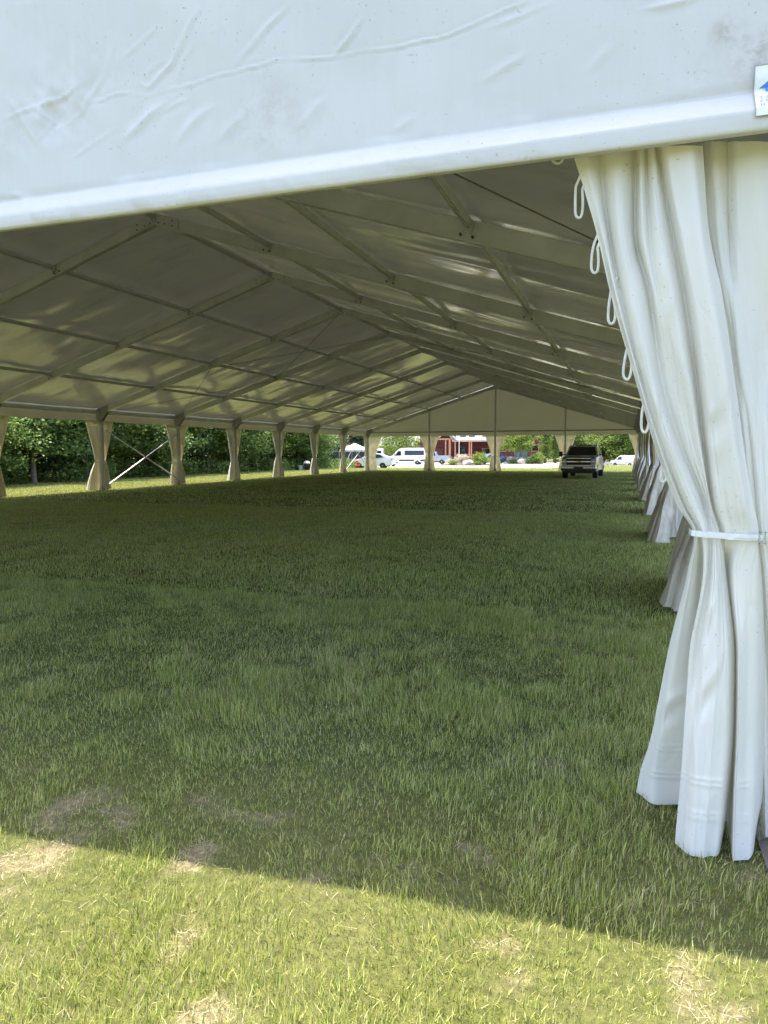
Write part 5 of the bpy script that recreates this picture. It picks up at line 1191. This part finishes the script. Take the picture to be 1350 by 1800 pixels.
def fence():
    t = empty('chain_link_fence', (-36.5, 77.6, gz(-34, 77)), R(14), 'grey metal fence with dark screening at the left far corner', 'fence')
    for i in range(7): MB().tube([(i * 1.5, 0, -0.05), (i * 1.5, 0, 1.95)], 0.035, 8).build('post', M['steel'], t, smooth=True)
    for z in (0.12, 1.0, 1.92): MB().tube([(0, 0, z), (9.0, 0, z)], 0.022, 6).build('rail', M['steel'], t, smooth=True)
    for i in range(6): MB().box((i * 1.5 + 0.75, 0.03, 1.0), (1.42, 0.012, 1.75)).build('screen_panel', M['screen'], t)
    for a in (0,): MB().tube([(5.2, -1.4, 0), (5.9, -0.05, 1.9)], 0.03, 6).build('stay', M['steel'], t, smooth=True)
fence()
sedan('parked_car', -28.6, 76.2, R(-80), 'white car glimpsed behind the crossed bars at the left far corner', 'white_paint', suv=0.15)
def cart():
    t = empty('garden_tiller', (-26.5, 69.6, gz(-26.5, 69.6) - 0.012), R(25), 'small red wheeled garden machine on the grass beyond the crossed bars', 'machine')
    MB().box((0, 0, 0.52), (0.50, 0.42, 0.30)).build('engine', M['red_plastic'], t, bevel=0.05); MB().box((0.05, 0.0, 0.74), (0.28, 0.26, 0.14)).build('tank', M['red_plastic'], t, bevel=0.04)
    for s in (-1, 1): w_ = MB().lathe([(0.06, -0.05), (0.20, -0.06), (0.22, 0), (0.20, 0.06), (0.06, 0.05)], (0, 0, 0), 16, 'x').build('wheel', M['rubber'], t, smooth=True, loc=(s * 0.32, -0.10, 0.22))
    MB().tube([(0.32, -0.10, 0.22), (-0.32, -0.10, 0.22)], 0.025, 8).build('axle', M['steel'], t)
    for s in (-1, 1): MB().tube([(s * 0.14, 0.15, 0.5), (s * 0.20, 0.75, 0.95), (s * 0.26, 0.95, 1.0)], 0.018, 6).build('handle', M['red_plastic'], t, smooth=True)
    MB().box((0, -0.34, 0.28), (0.6, 0.30, 0.16)).build('tine_guard', M['red_plastic'], t, bevel=0.03); MB().beam((0, -0.30, 0.30), (0, 0.1, 0.40), 0.1, 0.1).build('frame', M['black'], t)
cart()
# tubs and bags by the edge of the wood
def tubs():
    gy = lambda x, y: float(ground_z(np.array([x]), np.array([y]))[0])
    bx, by = -24.35, 52.8
    def bucket(name, x, y, r, h, mat, label, cat, lid=None):
        o = MB().lathe([(r * 0.82, 0), (r * 0.84, 0.01), (r, h), (r * 1.06, h), (r * 1.06, h - 0.03), (r * 0.96, h - 0.01), (r * 0.78, 0.03)], (0, 0, 0), 20).build(name, M[mat], None, smooth=True, loc=(x, y, gy(x, y) - 0.01)); tag(o, label, cat)
        MB().tube([(r * 1.0 * math.cos(a), -r * 1.05, h - 0.06 - 0.5 * r * math.sin(a)) for a in np.linspace(0, math.pi, 9)], 0.008, 5).build('handle', M['steel'], o)
        if lid: MB().lathe([(r * 1.08, 0), (r * 1.08, 0.04), (0.02, 0.06)], (0, 0, h + 0.003), 20).build('lid', M[lid], o, smooth=True)
        return o
    bucket('bucket', bx - 0.55, by - 0.05, 0.16, 0.38, 'white_plastic', 'white bucket between black tubs at the wood edge', 'bucket')
    bucket('storage_tub', bx, by, 0.26, 0.50, 'black', 'black tub under a white bag at the wood edge', 'tub')
    bucket('cool_bucket', bx + 0.52, by + 0.05, 0.20, 0.46, 'red_plastic', 'red bucket with white lid at the wood edge', 'bucket', 'white_plastic')
    bucket('storage_tub', bx - 0.95, by + 0.1, 0.17, 0.30, 'black', 'small black tub left of the white bucket', 'tub')
    bm = bmesh.new(); bmesh.ops.create_icosphere(bm, subdivisions=3, radius=1.0)
    for v in bm.verts:
        k = 1 + 0.35 * float(fbm(v.co.x * 2.2 + 5, v.co.y * 2.2 + v.co.z * 1.7, 3) - 0.5); v.co = Vector((v.co.x * 0.27 * k, v.co.y * 0.22 * k, v.co.z * 0.17 * k + 0.10))
    me = bpy.data.meshes.new('plastic_bag'); bm.to_mesh(me); bm.free(); me.materials.append(M['white_plastic']); me.polygons.foreach_set('use_smooth', [True] * len(me.polygons))
    tag(link('plastic_bag', me, None, (bx, by, gy(bx, by) + 0.46)), 'crumpled white bag on top of the black tub', 'bag')
tubs()
